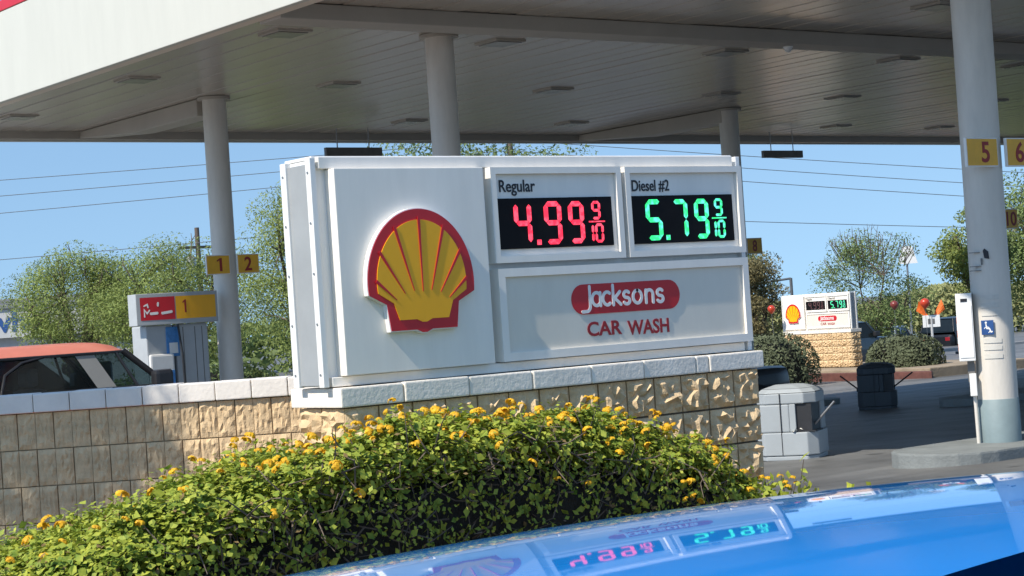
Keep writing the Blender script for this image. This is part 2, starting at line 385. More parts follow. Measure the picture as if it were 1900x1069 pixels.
# ------------------------------------------------------------------ the price sign (local: x along the face, y depth, z up; origin at ground, front left corner)
OU, OV = 4.57, 7.43
def make_sign():
    root = empty('price_sign', (OU, OV, 0), 'large white fuel price sign with shell logo on block base behind the hedge', 'sign')
    X = lambda u: u - OU
    Y = lambda v: v - OV
    # base of blocks
    bx0, bx1, by0, by1 = X(4.627), X(7.31), Y(7.385), Y(7.80)
    MB().box(bx0 + .03, bx1 - .03, by0 + .03, by1 - .03, 0, 1.085).build('base_core', M['core'], root)
    W = (bx1 - bx0) / 7; H = .2
    fr = [block_mesh(W, H, .06, 100 + k, M['block'], .042) for k in range(9)]
    D = (by1 - by0) - .012
    sd_ = [block_mesh(D, H, .06, 200 + k, M['block'], .04) for k in range(5)]
    for c in range(5):
        z = .085 + c * H
        for i in range(7):
            link('block', fr[random.randrange(9)], root, (bx0 + i * W, by0, z))
            o = link('block', fr[random.randrange(9)], root, (bx0 + (i + 1) * W, by1, z), math.pi)
        link('block', sd_[random.randrange(5)], root, (bx0 - .004, by1 - .006, z), -math.pi / 2)
        link('block', sd_[random.randrange(5)], root, (bx1 + .004, by0 + .006, z), math.pi / 2)
    # cap course: real blocks of uneven length
    cuts = [bx0 - .03, X(4.95), X(5.33), X(5.72), X(6.10), X(6.46), X(6.83), X(6.925), bx1 + .025]
    for i in range(len(cuts) - 1):
        dy = random.uniform(-.006, .006)
        MB().box(cuts[i] + .003, cuts[i + 1] - .003, by0 - .022 + dy, by1 + .02, 1.087, 1.182 - random.uniform(0, .004)).build('cap_block', M['cap'], root, bevel=.008)
    # cabinet
    z0, z1 = 1.184, 2.256
    x1 = X(7.292)
    cab = MB(); cab.box(.012, x1 - .004, .035, Y(7.695), z0 + .004, z1 - .012)
    cab.build('cabinet', M['white'], root)
    MB().box(-.004, .012, .045, Y(7.655), z0 + .01, z1 - .03).build('side_sheet', M['sidegrey'], root)
    MB().box(x1 - .004, x1 + .012, .045, Y(7.655), z0 + .01, z1 - .03).build('side_sheet', M['sidegrey'], root)
    for xx in (-.016, x1 - .004):
        t = MB().box(xx, xx + .03, Y(7.655), Y(7.705), z0, z1 - .008).build('corner_trim', M['white'], root, bevel=.003)
        t2 = MB().box(xx, xx + .03, .002, .045, z0, z1 - .004).build('corner_trim', M['white'], root, bevel=.003)
        for k in range(5):
            zz = z0 + .06 + k * .235
            if xx < 0:
                MB().lathe([(.006, 0), (.006, .004)], 8).build('screw', M['steel'], t, loc=(xx, Y(7.68), zz)).rotation_euler = (0, -math.pi / 2, 0)
                MB().lathe([(.006, 0), (.006, .004)], 8).build('screw', M['steel'], t2, loc=(xx, .024, zz)).rotation_euler = (0, -math.pi / 2, 0)
    # frame rails of the front, a hair behind the panels
    MB().box(.0305, x1 - .03, .001, .034, z1 - .056, z1).build('top_rail', M['panel'], root, bevel=.004)
    MB().box(.0305, x1 - .03, .001, .034, z0, z0 + .045).build('bottom_rail', M['panel'], root, bevel=.004)
    MB().box(.01, x1 - .01, .03, Y(7.70), z1 - .010, z1 + .006).build('top_sheet', M['white'], root, bevel=.003)
    # shell panel, proud of the cabinet so its left return catches the sun
    MB().box(X(4.652), X(5.515), -.045, .036, 1.232, 2.198).build('logo_panel', M['panel'], root, bevel=.004)

    def framed(u0, u1, w0, w1, b, name, m, rec=.022):
        """retainer frame of four mitred rails with a recessed face"""
        f = MB(); yo = -.04
        o = [(X(u0), w0), (X(u1), w0), (X(u1), w1), (X(u0), w1)]; i = [(X(u0) + b, w0 + b), (X(u1) - b, w0 + b), (X(u1) - b, w1 - b), (X(u0) + b, w1 - b)]
        vs = [(p[0], .034, p[1]) for p in o] + [(p[0], yo, p[1]) for p in o] + [(p[0], yo, p[1]) for p in i] + [(p[0], yo + rec + .01, p[1]) for p in i]
        fs = []
        for k in range(4):
            q = (k + 1) % 4; fs += [(k, q, 4 + q, 4 + k), (4 + k, 4 + q, 8 + q, 8 + k), (8 + k, 8 + q, 12 + q, 12 + k)]
        f.add(vs, fs); fr_ = f.build('panel_frame', M['panel'], root)
        MB().box(X(u0) + b - .004, X(u1) - b + .004, yo + rec, yo + rec + .03, w0 + b - .004, w1 - b + .004).build(name, m, fr_)
        return yo + rec
    a = framed(5.563, 6.412, 1.722, 2.198, .033, 'display_back', M['panel'])
    framed(6.440, 7.284, 1.722, 2.196, .033, 'display_back', M['panel'])
    framed(5.572, 7.290, 1.234, 1.694, .042, 'advert_panel', M['inner'], .016)
    # displays
    segs = {'0': 'abcdef', '1': 'bc', '4': 'fgbc', '5': 'afgcd', '7': 'abc', '9': 'abcdfg'}
    def seg_poly(s, w, h, t):
        m_ = h / 2; e = t / 2; q = .10 * t
        def hz(y): return [(e + q, y), (e + t / 2 + q, y + e), (w - e - t / 2 - q, y + e), (w - e - q, y), (w - e - t / 2 - q, y - e), (e + t / 2 + q, y - e)]
        def vt(x, ya, yb): return [(x, ya + q), (x + e, ya + e + q), (x + e, yb - e - q), (x, yb - q), (x - e, yb - e - q), (x - e, ya + e + q)]
        return {'a': hz(h - e), 'd': hz(e), 'g': hz(m_), 'b': vt(w - e, m_, h - e), 'c': vt(w - e, e, m_), 'f': vt(e, m_, h - e), 'e': vt(e, e, m_)}[s]
    def display(u0, u1, digits, led, dot):
        scr = MB().box(X(u0), X(u1), a - .010, a - .002, 1.790, 2.043).build('display_screen', M['black'], root, bevel=.001)
        yf = a - .0105
        for ch, u, w, zb, h, t in digits:
            for s in segs[ch]:
                MB().prism(seg_poly(s, w, h, t), yf, yf - .003, lambda p, tt, u=u, zb=zb: (X(u) + p[0], tt, zb + p[1])).build('led_segment', M[led], scr)
        MB().box(X(dot), X(dot) + .026, yf - .003, yf, 1.806, 1.832).build('led_point', M[led], scr)
        last = digits[-1][1] + digits[-1][2]
        MB().box(X(digits[3][1]) - .022, X(last) + .012, yf - .003, yf, 1.9115, 1.9185).build('fraction_bar', M[led], scr)
    display(5.594, 6.345, [('4', 5.700, .110, 1.806, .220, .026), ('9', 5.892, .112, 1.806, .218, .026), ('9', 6.050, .102, 1.806, .216, .026), ('9', 6.206, .058, 1.925, .096, .014),
                           ('1', 6.180, .034, 1.806, .099, .014), ('0', 6.222, .056, 1.806, .099, .014)], 'ledred', 5.838)
    display(6.470, 7.213, [('5', 6.576, .114, 1.806, .217, .026), ('7', 6.764, .110, 1.806, .215, .026), ('9', 6.925, .103, 1.806, .215, .026), ('9', 7.074, .060, 1.925, .096, .014),
                           ('1', 7.048, .034, 1.806, .099, .014), ('0', 7.090, .056, 1.806, .099, .014)], 'ledgreen', 6.712)
    text('lettering', 'Regular', X(5.626), X(5.853), 2.056, 2.136, a - .003, M['ink'], root, .012)
    text('lettering', 'Diesel #2', X(6.499), X(6.762), 2.062, 2.128, a - .003, M['ink'], root, .012)
    # advert: red lozenge with rounded white letters, and the red line below it
    yb = -.04 + .016 - .001
    pl = arc(X(6.703), 1.5175, .077, .077, -90, 90, 14) + arc(X(6.113), 1.5175, .077, .077, 90, 270, 14)
    pill = MB().prism(pl, yb + .002, yb - .003, lambda p, t: (p[0], t, p[1])).build('lozenge', M['red'], root)
    J = MB(); L0 = X(6.10); S = .0128; ZB = 1.4795; cnt = [0]
    def st(pts, x0):
        cnt[0] += 1
        stroke(J, [(L0 + (x0 + p[0]) * S, ZB + p[1] * S) for p in pts], .0172, lambda p, t: (p[0], t, p[1]), yb - .003, yb - .0045 - .0003 * cnt[0])
    # x-height 5.6 units, cap height 8
    st([(4.4, 8.0), (4.4, .2)] + arc(2.2, .2, 2.2, 2.2, 0, -75, 8)[1:] + [(0.2, -2.0)], 0)                                   # J
    st(arc(8.2, 2.8, 2.3, 2.6, 30, 390, 22), -.4); st([(10.2, 5.3), (10.2, 0.1)], -.4)                                       # a
    st(arc(14.3, 2.8, 2.3, 2.6, 52, 308, 18), -.9)                                                                           # c
    st([(17.6, 8.0), (17.6, .1)], -1.0); st([(21.2, 5.3), (18.3, 2.7), (21.5, .1)], -1.0)                                    # k
    def sS(x0): st(arc(1.7, 4.0, 1.5, 1.3, 35, 265, 12) + arc(1.7, 1.4, 1.6, 1.3, 80, -150, 12), x0)
    sS(22.0)                                                                                                                  # s
    st(arc(2.3, 2.8, 2.3, 2.6, 90, 450, 24), 27.2)                                                                            # o
    st([(0, 5.3), (0, .1)], 34.2); st([(0, 3.2)] + arc(1.9, 3.3, 1.9, 2.0, 180, 0, 12) + [(3.8, .1)], 34.2)                   # n
    sS(40.2)                                                                                                                  # s
    J.build('lettering', M['white'], pill)
    text('lettering', 'CAR', X(6.128), X(6.36), 1.326, 1.401, yb - .001, M['redink'], root, .022)
    text('lettering', 'WASH', X(6.40), X(6.690), 1.317, 1.394, yb - .001, M['redink'], root, .022)
    # shell logo: thick white-edged body, red face, yellow shell, red grooves
    cx = X(5.083); cz = 1.575
    def outline(k=0.0):
        top = []
        rx, rz = .312 - k, .395 - k * 1.0
        zc = 1.645
        pts = arc(cx, zc, rx, 2.004 - k * 1.05 - zc, -8, 188, 44)
        low = [(cx - .212 + k * .75, 1.548 + k * .1), (cx - .196 + k, 1.418 + k), (cx - .045, 1.418 + k), (cx - .012, 1.404 + k), (cx + .012, 1.404 + k), (cx + .045, 1.418 + k), (cx + .196 - k, 1.418 + k), (cx + .212 - k * .75, 1.548 + k * .1)]
        return pts + low
    lg = MB().prism(outline(0), -.046, -.080, lambda p, t: (p[0], t, p[1])).build('logo_body', M['white'], root, bevel=.003)
    MB().prism(outline(.006), -.0795, -.0830, lambda p, t: (p[0], t, p[1])).build('red_border', M['red'], lg)
    MB().prism(outline(.055), -.0825, -.0865, lambda p, t: (p[0], t, p[1])).build('yellow_shell', M['yellow'], lg)
    hub = (cx, 1.42)
    for k in range(7):
        ang = (k - 3) * 16.6
        d = Vector((math.sin(R(ang)), math.cos(R(ang))))
        # start near the lower middle, end at the yellow rim
        s0 = .165 + .035 * abs(k - 3) / 3; c0 = Vector((cx, 1.44)) + d * s0 * (1.0)
        # rim: walk until outside the ellipse of the yellow area
        r = s0
        while True:
            p = Vector((cx, 1.44)) + d * r
            if ((p.x - cx) / .258) ** 2 + (max(0, p.y - 1.645) / .302) ** 2 > 1.0 or (abs(p.x - cx) > .252): break
            r += .004
        e = Vector((cx, 1.44)) + d * (r + .012); nn = Vector((-d.y, d.x))
        MB().prism([c0 - nn * .0015, c0 + nn * .0015, e + nn * .0078, e - nn * .0078], -.086, -.0895, lambda p, t: (p[0], t, p[1])).build('shell_groove', M['red'], lg)
    return root


sign = make_sign()

# the twin of that sign across the lot, turned to the side street
far = copy_tree(sign); far.location = (40.75, 40.0, -.76); far.rotation_euler = (0, 0, -math.pi / 2)
for ch in far.children_recursive:                                  # the twin's red figures are dim, nearly off
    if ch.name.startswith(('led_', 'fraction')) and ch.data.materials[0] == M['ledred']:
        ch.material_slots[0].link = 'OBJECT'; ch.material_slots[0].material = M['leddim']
far['label'] = 'small distant sunlit price sign with shell logo across the lot between clipped bushes'
pb = MB().prism([(39.6, 33.5), (43.5, 33.2), (44, 43), (39.6, 43)], -1.2, -.70, lambda p, t: (p[0], p[1], t))
tag(pb.build('planter_island', M['gravel'], bevel=.03), kind='structure')
tag(MB().prism([(39.3, 33.2), (39.58, 33.4), (39.58, 43.1), (39.3, 43.3)], -1.3, -.78, lambda p, t: (p[0], p[1], t)).build('red_kerb', M['redkerb'], bevel=.02), kind='structure')

# ------------------------------------------------------------------ low block wall left of the sign
wd = Vector((math.sin(yaw), -math.cos(yaw), 0)); wang = math.atan2(wd.y, wd.x)
w0 = Vector((3.959, 9.819, 0)) - wd * 1.6
wall = empty('block_wall', (w0.x, w0.y, .08), 'low tan split-face block wall with pale cap in front of the red car', 'wall', rz=wang)
bw = .198; nb = 22; LW = nb * bw
MB().box(.02, LW - .02, .02, .18, 0, 1.02).build('wall_core', M['wallcore'], wall)
wb = [block_mesh(bw * 1, .2, .05, 300 + k, M['block'], .012, gap=.003, sgap=.35) for k in range(10)]
for c in range(5):
    off = 0 if c % 2 else -bw / 2
    for i in range(nb + (0 if c % 2 else 1)):
        if not (c % 2) and i in (0, nb): continue
        link('block', wb[random.randrange(10)], wall, (off + i * bw, 0, .025 + c * .2))
    link('block', wb[c], wall, (LW, .2, .025 + c * .2), math.pi)
for i in range(nb):
    MB().box(i * bw + .002, (i + 1) * bw - .002, -.022 + random.uniform(-.003, .003), .2, 1.028, 1.128 + random.uniform(-.003, .003)).build('cap_block', M['wallcap'], wall, bevel=.006)

# ------------------------------------------------------------------ canopy
CZ = 5.16; U0, U1, V0, V1 = 10.62, 40.2, 7.0, 30.6
can = empty('station_canopy', (25, 19, gz(19)), 'large white filling station canopy with ribbed grey underside on round columns', 'canopy')
CO = Vector((25, 19, gz(19)))
def cpart(mb, name, m, smooth=False, bevel=0, parent=None):
    me = mb.mesh(name, m, smooth, bevel); o = link(name, me, parent or can)
    o.location = -CO if parent is None else (0, 0, 0)
    return o
pw = .42
pm = MB(); prof = [(0, .03), (.012, .03), (.022, 0), (pw - .022, 0), (pw - .012, .03), (pw, .03)]
pm.add([(x, y, z) for y in (V0 + .3, V1 - .25) for x, z in prof], [(i, i + 1, 6 + i + 1, 6 + i) for i in range(5)])
pme = pm.mesh('deck_panel', M['deck'])
k = 0; x = U0 + .24
while x < U1 - .3:
    o = link('deck_panel', pme, can); o.location = Vector((x, 0, CZ + random.uniform(-.004, .004))) - CO; o.rotation_euler = (0, R(random.uniform(-.35, .35)), 0); x += pw
cpart(MB().box(U0 + .1, U1 - .1, V0 + .1, V1 - .1, CZ + .06, 6.25), 'roof_slab', M['canopy'])
FB = 5.0
cpart(MB().box(U0, U0 + .09, V0, V1, FB, 6.265), 'fascia', M['canopy'], bevel=.01)
cpart(MB().box(U1 - .09, U1, V0, V1, FB, 6.265), 'fascia', M['canopy'], bevel=.01)
cpart(MB().box(U0 + .0905, U1 - .0905, V0, V0 + .09, FB, 6.265), 'fascia', M['canopy'], bevel=.01)
cpart(MB().box(U0 + .0905, U1 - .0905, V1 - .09, V1, FB, 6.265), 'fascia', M['canopy'], bevel=.01)
cpart(MB().box(U0 - .012, U0 + .05, V0 - .01, V1 + .01, 6.27, 6.42), 'fascia_stripe', M['red'], bevel=.01)
# inner return of the fascia, butting the deck
cpart(MB().box(U0 + .0905, U0 + .24, V0 + .0905, V1 - .0905, FB + .004, CZ + .05), 'fascia_lip', M['lip'])
cpart(MB().box(U0 + .2405, U1 - .091, V1 - .245, V1 - .0905, FB + .03, CZ + .05), 'fascia_lip', M['girder'])
cpart(MB().box(U0 + .2405, U1 - .091, V0 + .0905, V0 + .3, FB + .03, CZ + .05), 'fascia_lip', M['girder'])
# girders and beams under the deck
cpart(MB().box(U0 + .245, U1 - .1, 18.15, 18.62, CZ - .19, CZ - .006), 'girder', M['girder'], bevel=.012)
for u in (14.18, 25.44): cpart(MB().prism([(26.05, CZ - .27), (28.3, CZ - .27), (V1 - .25, CZ - .12), (V1 - .25, CZ - .006), (26.05, CZ - .006)], u - .2, u + .2, lambda p, t: (t, p[0], p[1])), 'beam', M['girder'], bevel=.012)
CR = .185
cols = [(14.18, 25.85), (14.18, 19.75), (25.44, 26.05), (14.31, 11.31), (25.2, 19.85)]
for i, (u, v) in enumerate(cols):
    zb = gz(v) + .13
    c = cpart(MB().lathe([(CR, zb - .02), (CR, CZ - .02)], 40, (u, v, 0)), 'column', M['column'], smooth=40)
    b = MB().lathe([(CR + .005, zb - .02), (CR + .005, zb + .40), (CR + .001, zb + .405)], 40, (u, v, 0)).build('base_band', M['band'], c, smooth=40)
    MB().lathe([(CR + .07, CZ - .045), (CR + .07, CZ - .005)], 32, (u, v, 0)).build('top_collar', M['girder'], c, smooth=40)
    # concrete island the column stands on
    a0, a1 = (u - 1.25, u + 4.6) if i in (3, 4) else (u - 2.3, u + 2.3)
    pts = arc(a1 - .5, v, .5, .55, -90, 90, 8) + arc(a0 + .5, v, .5, .55, 90, 270, 8)
    tag(MB().prism(pts, gz(v) - .25, gz(v) + .13, lambda p, t: (p[0], p[1], t)).build('pump_island', M['island'], bevel=.02), kind='structure')

# recessed lamps, all switched off
lm = MB(); lm.box(-.25, .25, -.25, .25, -.022, .02)
fme = lm.mesh('fixture_frame', M['girder'], bevel=.008); lme = MB().box(-.21, .21, -.21, .21, -.034, -.0225).mesh('lamp_lens', M['lens'], bevel=.006)
LU = [12.05, 15.4, 19.6, 23.45, 26.6, 31.0, 34.5]; LV = [16.03, 20.04, 24.15, 28.4]
ORD = ['first', 'second', 'third', 'fourth', 'fifth', 'sixth', 'seventh']
ROW = {16.03: 'the row in front of the girder', 20.04: 'the row just behind the girder', 24.15: 'the middle row behind the girder', 28.4: 'the row nearest the far canopy edge'}
for v in LV:
    k = 0
    for u in LU:
        d_ = Vector((u, v, CZ - EYE)); q_ = d_.dot(fwd); px_ = .5 + d_.dot(rgt) / q_ * cd.lens / 36; py_ = .5 - d_.dot(upv) / q_ * cd.lens / 36 * 16 / 9
        if not (-.01 < px_ < 1.01 and py_ > -.03): continue           # lamps the photograph does not show
        r_ = empty('canopy_lamp', (u, v, CZ - .006), 'square unlit canopy lamp, %s from the left in %s' % (ORD[k], ROW[v]), 'lamp', 'unlit lamps in the canopy ceiling'); k += 1
        link('fixture_frame', fme, r_); link('lamp_lens', lme, r_)
# dome camera on the girder
dc = empty('dome_camera', (19.2, 18.38, CZ - .192), 'small shiny dome camera under the canopy girder', 'camera')
MB().lathe([(.07, -.02), (.07, 0)], 16).build('mount', M['white'], dc, smooth=30)
MB().lathe([(.012, -.085), (.04, -.07), (.056, -.045), (.06, -.02)], 16).build('dome', M['lamp_clear'], dc, smooth=60)
# hanging lane signs at the far edge
for (u, v, z), lab in (((19.05, 29.5, 4.71), 'dark hanging lane board under canopy edge above the left half of the sign'), ((30.4, 29.5, 4.655), 'dark hanging lane board on two rods under canopy edge right of the sign')):
    r_ = empty('hanging_board', (u, v, z), lab, 'sign', 'boards hung from the far canopy edge')
    MB().box(-.62, .62, -.04, .04, -.08, .08).build('board', M['fixture'], r_, bevel=.006)
    for s in (-.35, .35): MB().tube([(s, 0, .08), (s, 0, CZ - z - .01)], .012, 6).build('rod', M['steel'], r_)

# pump number plates
def number_plate(u0, u1, z0, z1, v, ch, label, gl):
    r_ = empty('number_plate', ((u0 + u1) / 2, v, z0), label, 'sign', 'yellow pump number plates on the columns')
    w = u1 - u0; h = z1 - z0
    MB().box(-w / 2, w / 2, 0, .03, 0, h).build('plate_rim', M['white'], r_, bevel=.004)
    MB().box(-w / 2 + .012, w / 2 - .012, -.004, .001, .012, h - .012).build('plate_face', M['plate'], r_)
    if ch == '1': numeral_one(.02, h * .16, h * .84, -.0045, M['digit'], r_, .045)
    else: text('numeral', ch, gl[0] * w - w / 2, gl[1] * w - w / 2, h * .14, h * .86, -.0055, M['digit'], r_, .02)
number_plate(13.73, 14.14, 2.39, 2.69, 25.60, '1', 'yellow plate numbered one on the column left of the sign, beside the number two', (.42, .66))
number_plate(14.27, 14.65, 2.39, 2.69, 25.60, '2', 'yellow plate numbered two on the right side of the column left of the sign', (.32, .66))
number_plate(13.79, 14.24, 2.54, 2.81, 11.06, '5', 'yellow plate numbered 5 on the nearest column', (.46, .72))
number_plate(14.37, 14.82, 2.54, 2.81, 11.06, '6', 'yellow plate numbered 6 cut by the right edge of the picture', (.28, .56))
number_plate(25.46, 25.86, 2.335, 2.64, 25.80, '8', 'dull brown plate numbered 8 just right of the big sign', (.35, .65))
number_plate(24.86, 25.28, 2.33, 2.655, 19.33, '10', 'brown plate ending in 0 peeking out right of the nearest column', (.3, .9))

# ------------------------------------------------------------------ things on the nearest column
tc_ = Vector((-.775, -.632, 0)); lf = Vector((-.794, .607, 0))
def onco(off, z, out=.0):                                    # a point on the column's surface, off = metres to the left as seen
    s = max(-1, min(1, off / CR)); d = tc_ * math.sqrt(1 - s * s) + lf * s
    return Vector((14.31, 11.31, z)) + d * (CR + out), math.atan2(d.y, d.x) + math.pi / 2
p, rz = onco(.055, .985, .004)
isa = empty('access_sticker', p, 'small blue wheelchair sticker on the nearest column', 'sticker', rz=rz)
MB().box(-.058, .058, -.002, .006, 0, .135).build('sticker_base', M['isa'], isa, bevel=.002)
gm = MB(); F_ = lambda q, t: (q[0], t, q[1])
stroke(gm, arc(-.005, .045, .028, .028, 150, -60, 14), .007, F_, -.002, -.0034)
stroke(gm, [(-.012, .095), (-.006, .058), (.02, .056), (.032, .024), (.042, .028)], .011, F_, -.002, -.0042)
gm.prism(arc(-.012, .113, .010, .010, 0, 330, 11), -.002, -.005, F_)
gm.build('wheelchair_symbol', M['white'], isa)
p, rz = onco(.03, 1.70, .004)
stc = empty('torn_notice', p, 'dark torn sticker with peeled lines high on the nearest column', 'sticker', rz=rz)
MB().prism([(-.01, .0), (.035, -.01), (.03, .06), (-.005, .09), (-.02, .07)], .004, -.001, F_).build('torn_patch', M['ink'], stc)
MB().prism([(-.045, -.06), (-.03, -.06), (-.03, .0), (-.045, .0)], .02, -.001, F_).build('torn_patch', M['fixture'], stc)
for zz in (-.075, -.115, .055): MB().box(-.15, -.05, -.002, .03, zz, zz + .006).build('tape_line', M['fixture'], stc)
for k, zz in enumerate((.76, .84, .905, 1.16, 1.235, 1.31)):
    p, rz = onco(.02, zz, .002)
    nt_ = MB().grid(lambda a_, b_: (.17 * (a_ - .5), CR + .002 - math.sqrt(max(0, (CR + .002) ** 2 - (.17 * (a_ - .5)) ** 2)), .045 * b_), 8, 2).build('paper_notice', M['paper'], None, smooth=60); nt_.location = p; nt_.rotation_euler = (0, 0, rz)
    tag(nt_, '%s of the faded paper strips %s the wheelchair sticker on the nearest column' % (('lowest', 'middle', 'topmost')[k % 3], 'below' if zz < 1 else 'above'), 'notice', 'faded strips below the wheelchair sticker' if zz < 1 else 'faded strips above the wheelchair sticker')
bxp = Vector((14.31, 11.31, 0)) + lf * .262 + tc_ * .05
cb = empty('call_box', (bxp.x, bxp.y, .75), 'tall narrow white cabinet fixed to the left side of the nearest column', 'cabinet', rz=math.atan2(tc_.y, tc_.x) + math.pi / 2)
MB().box(-.075, .075, -.1, .1, 0, .635).build('cabinet_body', M['white'], cb, bevel=.008)
MB().box(-.03, .03, -.104, -.099, .555, .585).build('vent', M['ink'], cb)
MB().box(-.065, .065, -.106, -.0995, .03, .52).build('cabinet_door', M['white'], cb, bevel=.003)
MB().box(-.005, .06, -.02, .06, -.20, 0).build('bracket', M['fixture'], cb)
MB().box(.005, .068, -.07, .02, -.33, -.12).build('switch_box', M['white'], cb, bevel=.005)
MB().tube([(.045, 0, -.33), (.05, .0, -.78)], .018, 8).build('conduit', M['column'], cb, smooth=60)

# ------------------------------------------------------------------ fuel dispensers
def pump(loc, label, ch):
    r_ = empty('fuel_dispenser', loc, label, 'fuel pump')
    MB().box(-.55, .56, -.27, .27, 0, .22).build('plinth', M['fixture'], r_, bevel=.01)
    MB().box(-.50, -.06, -.24, .24, .22, 1.98).build('tower', M['pump'], r_, bevel=.02)
    t = MB().box(-.02, .53, -.25, .25, .22, 1.98).build('tower', M['pump'], r_, bevel=.03)
    for xx in (.10, .30, .42): MB().box(xx, xx + .012, -.2535, -.2495, .3, 1.94).build('panel_seam', M['fixture'], t)
    nz = MB().box(-.49, -.09, -.31, -.2405, .95, 1.60).build('nozzle_panel', M['pumpw'], r_, bevel=.03)
    MB().box(-.36, -.17, -.325, -.3105, 1.26, 1.40).build('nozzle_recess', M['blackp'], nz, bevel=.01)
    MB().box(-.30, -.22, -.36, -.326, 1.22, 1.38).build('nozzle', M['fixture'], nz, bevel=.012)
    MB().box(-.15, -.10, -.318, -.311, 1.15, 1.38).build('keypad', M['bluesticker'], nz)
    ds = MB().box(-.18, .03, -.262, -.2405, 1.56, 1.95).build('advert_screen', M['bluesticker'], r_, bevel=.006)
    MB().box(-.14, .0, -.266, -.2625, 1.60, 1.74).build('advert_patch', M['pumpw'], ds)
    # topper, slightly bowed
    def bow(x): return -.33 - .05 * (1 - (x / .68) ** 2)
    tp = MB(); N = 14; P_ = [(-.68 + 1.36 * i / N) for i in range(N + 1)]
    vs = [(x, bow(x), 1.985) for x in P_] + [(x, bow(x), 2.40) for x in P_] + [(x, -.06, 1.985) for x in P_] + [(x, -.06, 2.40) for x in P_]
    m = N + 1; fs = []
    for i in range(N): fs += [(i, i + 1, m + i + 1, m + i), (m + i, m + i + 1, 3 * m + i + 1, 3 * m + i), (3 * m + i, 3 * m + i + 1, 2 * m + i + 1, 2 * m + i), (2 * m + i, 2 * m + i + 1, i + 1, i)]
    fs += [(0, m, 3 * m, 2 * m), (N, 2 * m + N, 3 * m + N, m + N)]
    hd = tp.add(vs, fs).build('topper', M['pump'], r_, bevel=.008)
    def face(x0, x1, z0, z1, name, mm, dy=.004):
        q = MB(); q.grid(lambda a_, b_: (x0 + (x1 - x0) * a_, bow(x0 + (x1 - x0) * a_) - dy, z0 + (z1 - z0) * b_), 8, 1)
        return q.build(name, mm, hd)
    rf = face(-.62, -.07, 2.05, 2.35, 'red_panel', M['red']); face(-.055, .64, 2.05, 2.35, 'yellow_panel', M['yellow'])
    if ch == '1': numeral_one(.09, 2.13, 2.30, bow(.08) - .005, M['digit'], r_, .03)
    else: text('numeral', ch, .06, .15, 2.13, 2.30, bow(.08) - .006, M['digit'], r_, .015)
    # white marks on the red panel: a script-like scribble, a dot and a tanker shape
    s = MB(); ff = lambda q, t: (q[0], bow(q[0]) - t, q[1])
    for pts, w in (([(-.56, 2.24), (-.51, 2.26), (-.50, 2.22)], .02), ([(-.56, 2.10), (-.56, 2.19), (-.52, 2.14), (-.48, 2.18)], .02), ([(-.46, 2.135), (-.36, 2.14)], .035), ([(-.345, 2.24), (-.34, 2.27)], .03), ([(-.28, 2.135), (-.13, 2.15)], .035)):
        stroke(s, pts, w, ff, .005, .0065)
    s.build('white_print', M['white'], rf)
    MB().tube([(.0, -.30, 1.98), (.02, -.36, 1.6), (.03, -.37, 1.0), (.06, -.36, .6), (-.1, -.34, .45), (-.24, -.33, .7), (-.26, -.34, 1.22)], .017, 8).build('hose', M['blackp'], r_, smooth=60)
    return r_
p1_ = pump((13.16, 25.86, gz(25.86) + .128), 'grey fuel dispenser with red and yellow header numbered 1 beside the left column', '1'); p1_.scale = (1, 1, 1.14)
pump((26.55, 19.5, gz(19.5) + .128), 'grey fuel dispenser mostly cut off at the right picture edge', '9').scale = (1, 1, 1.14)

# ------------------------------------------------------------------ forecourt waste bins with squeegee wells
def octo(w, d, c): return [(-w + c, -d), (w - c, -d), (w, -d + c), (w, d - c), (w - c, d), (-w + c, d), (-w, d - c), (-w, -d + c)]
def bin_unit(loc, rz, mt, label):
    r_ = empty('waste_bin', loc, label, 'bin', rz=rz)
    def ring(w, d, c, z0, z1, name, parent=r_, w2=None):
        mb = MB(); a_ = octo(w, d, c); b_ = octo(w2 or w, d - (w - (w2 or w)), c); n_ = 8
        mb.add([(p[0], p[1], z0) for p in a_] + [(p[0], p[1], z1) for p in b_], [tuple(range(8))[::-1], tuple(range(8, 16))] + [(i, (i + 1) % 8, 8 + (i + 1) % 8, 8 + i) for i in range(8)])
        return mb.build(name, mt, parent, bevel=.012)
    ring(.325, .30, .10, 0, .05, 'foot')
    ring(.335, .31, .10, .054, .30, 'lower_shell')
    # middle: back and left walls, posts, dark hollow on the right-hand side
    mid = MB().box(-.325, .05, -.30, .30, .304, .60).build('middle_shell', mt, r_, bevel=.015)
    MB().box(.0505, .30, .10, .29, .304, .60).build('middle_shell', mt, r_, bevel=.01)
    MB().box(.0505, .12, -.30, .09, .304, .60).build('post', mt, r_, bevel=.008)
    MB().box(.121, .285, -.27, .09, .31, .598).build('hollow', M['blackp'], r_)
    well = MB().box(.13, .325, -.29, .05, .302, .315).build('water_well', M['blackp'], r_)
    ring(.325, .30, .11, .604, .715, 'upper_shell')
    ring(.325, .30, .11, .719, .762, 'dome_lid', w2=.275)
    ring(.27, .245, .10, .764, .80, 'dome_top', w2=.16)
    MB().box(-.045, -.037, -.3135, -.2995, .06, .715).build('shell_seam', M['blackp'], r_)
    return r_
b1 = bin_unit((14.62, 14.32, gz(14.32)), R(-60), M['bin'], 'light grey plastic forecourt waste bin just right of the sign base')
b2 = bin_unit((24.75, 22.14, gz(22.14)), R(-50), M['binshade'], 'dark shaded forecourt waste bin further back under the canopy')
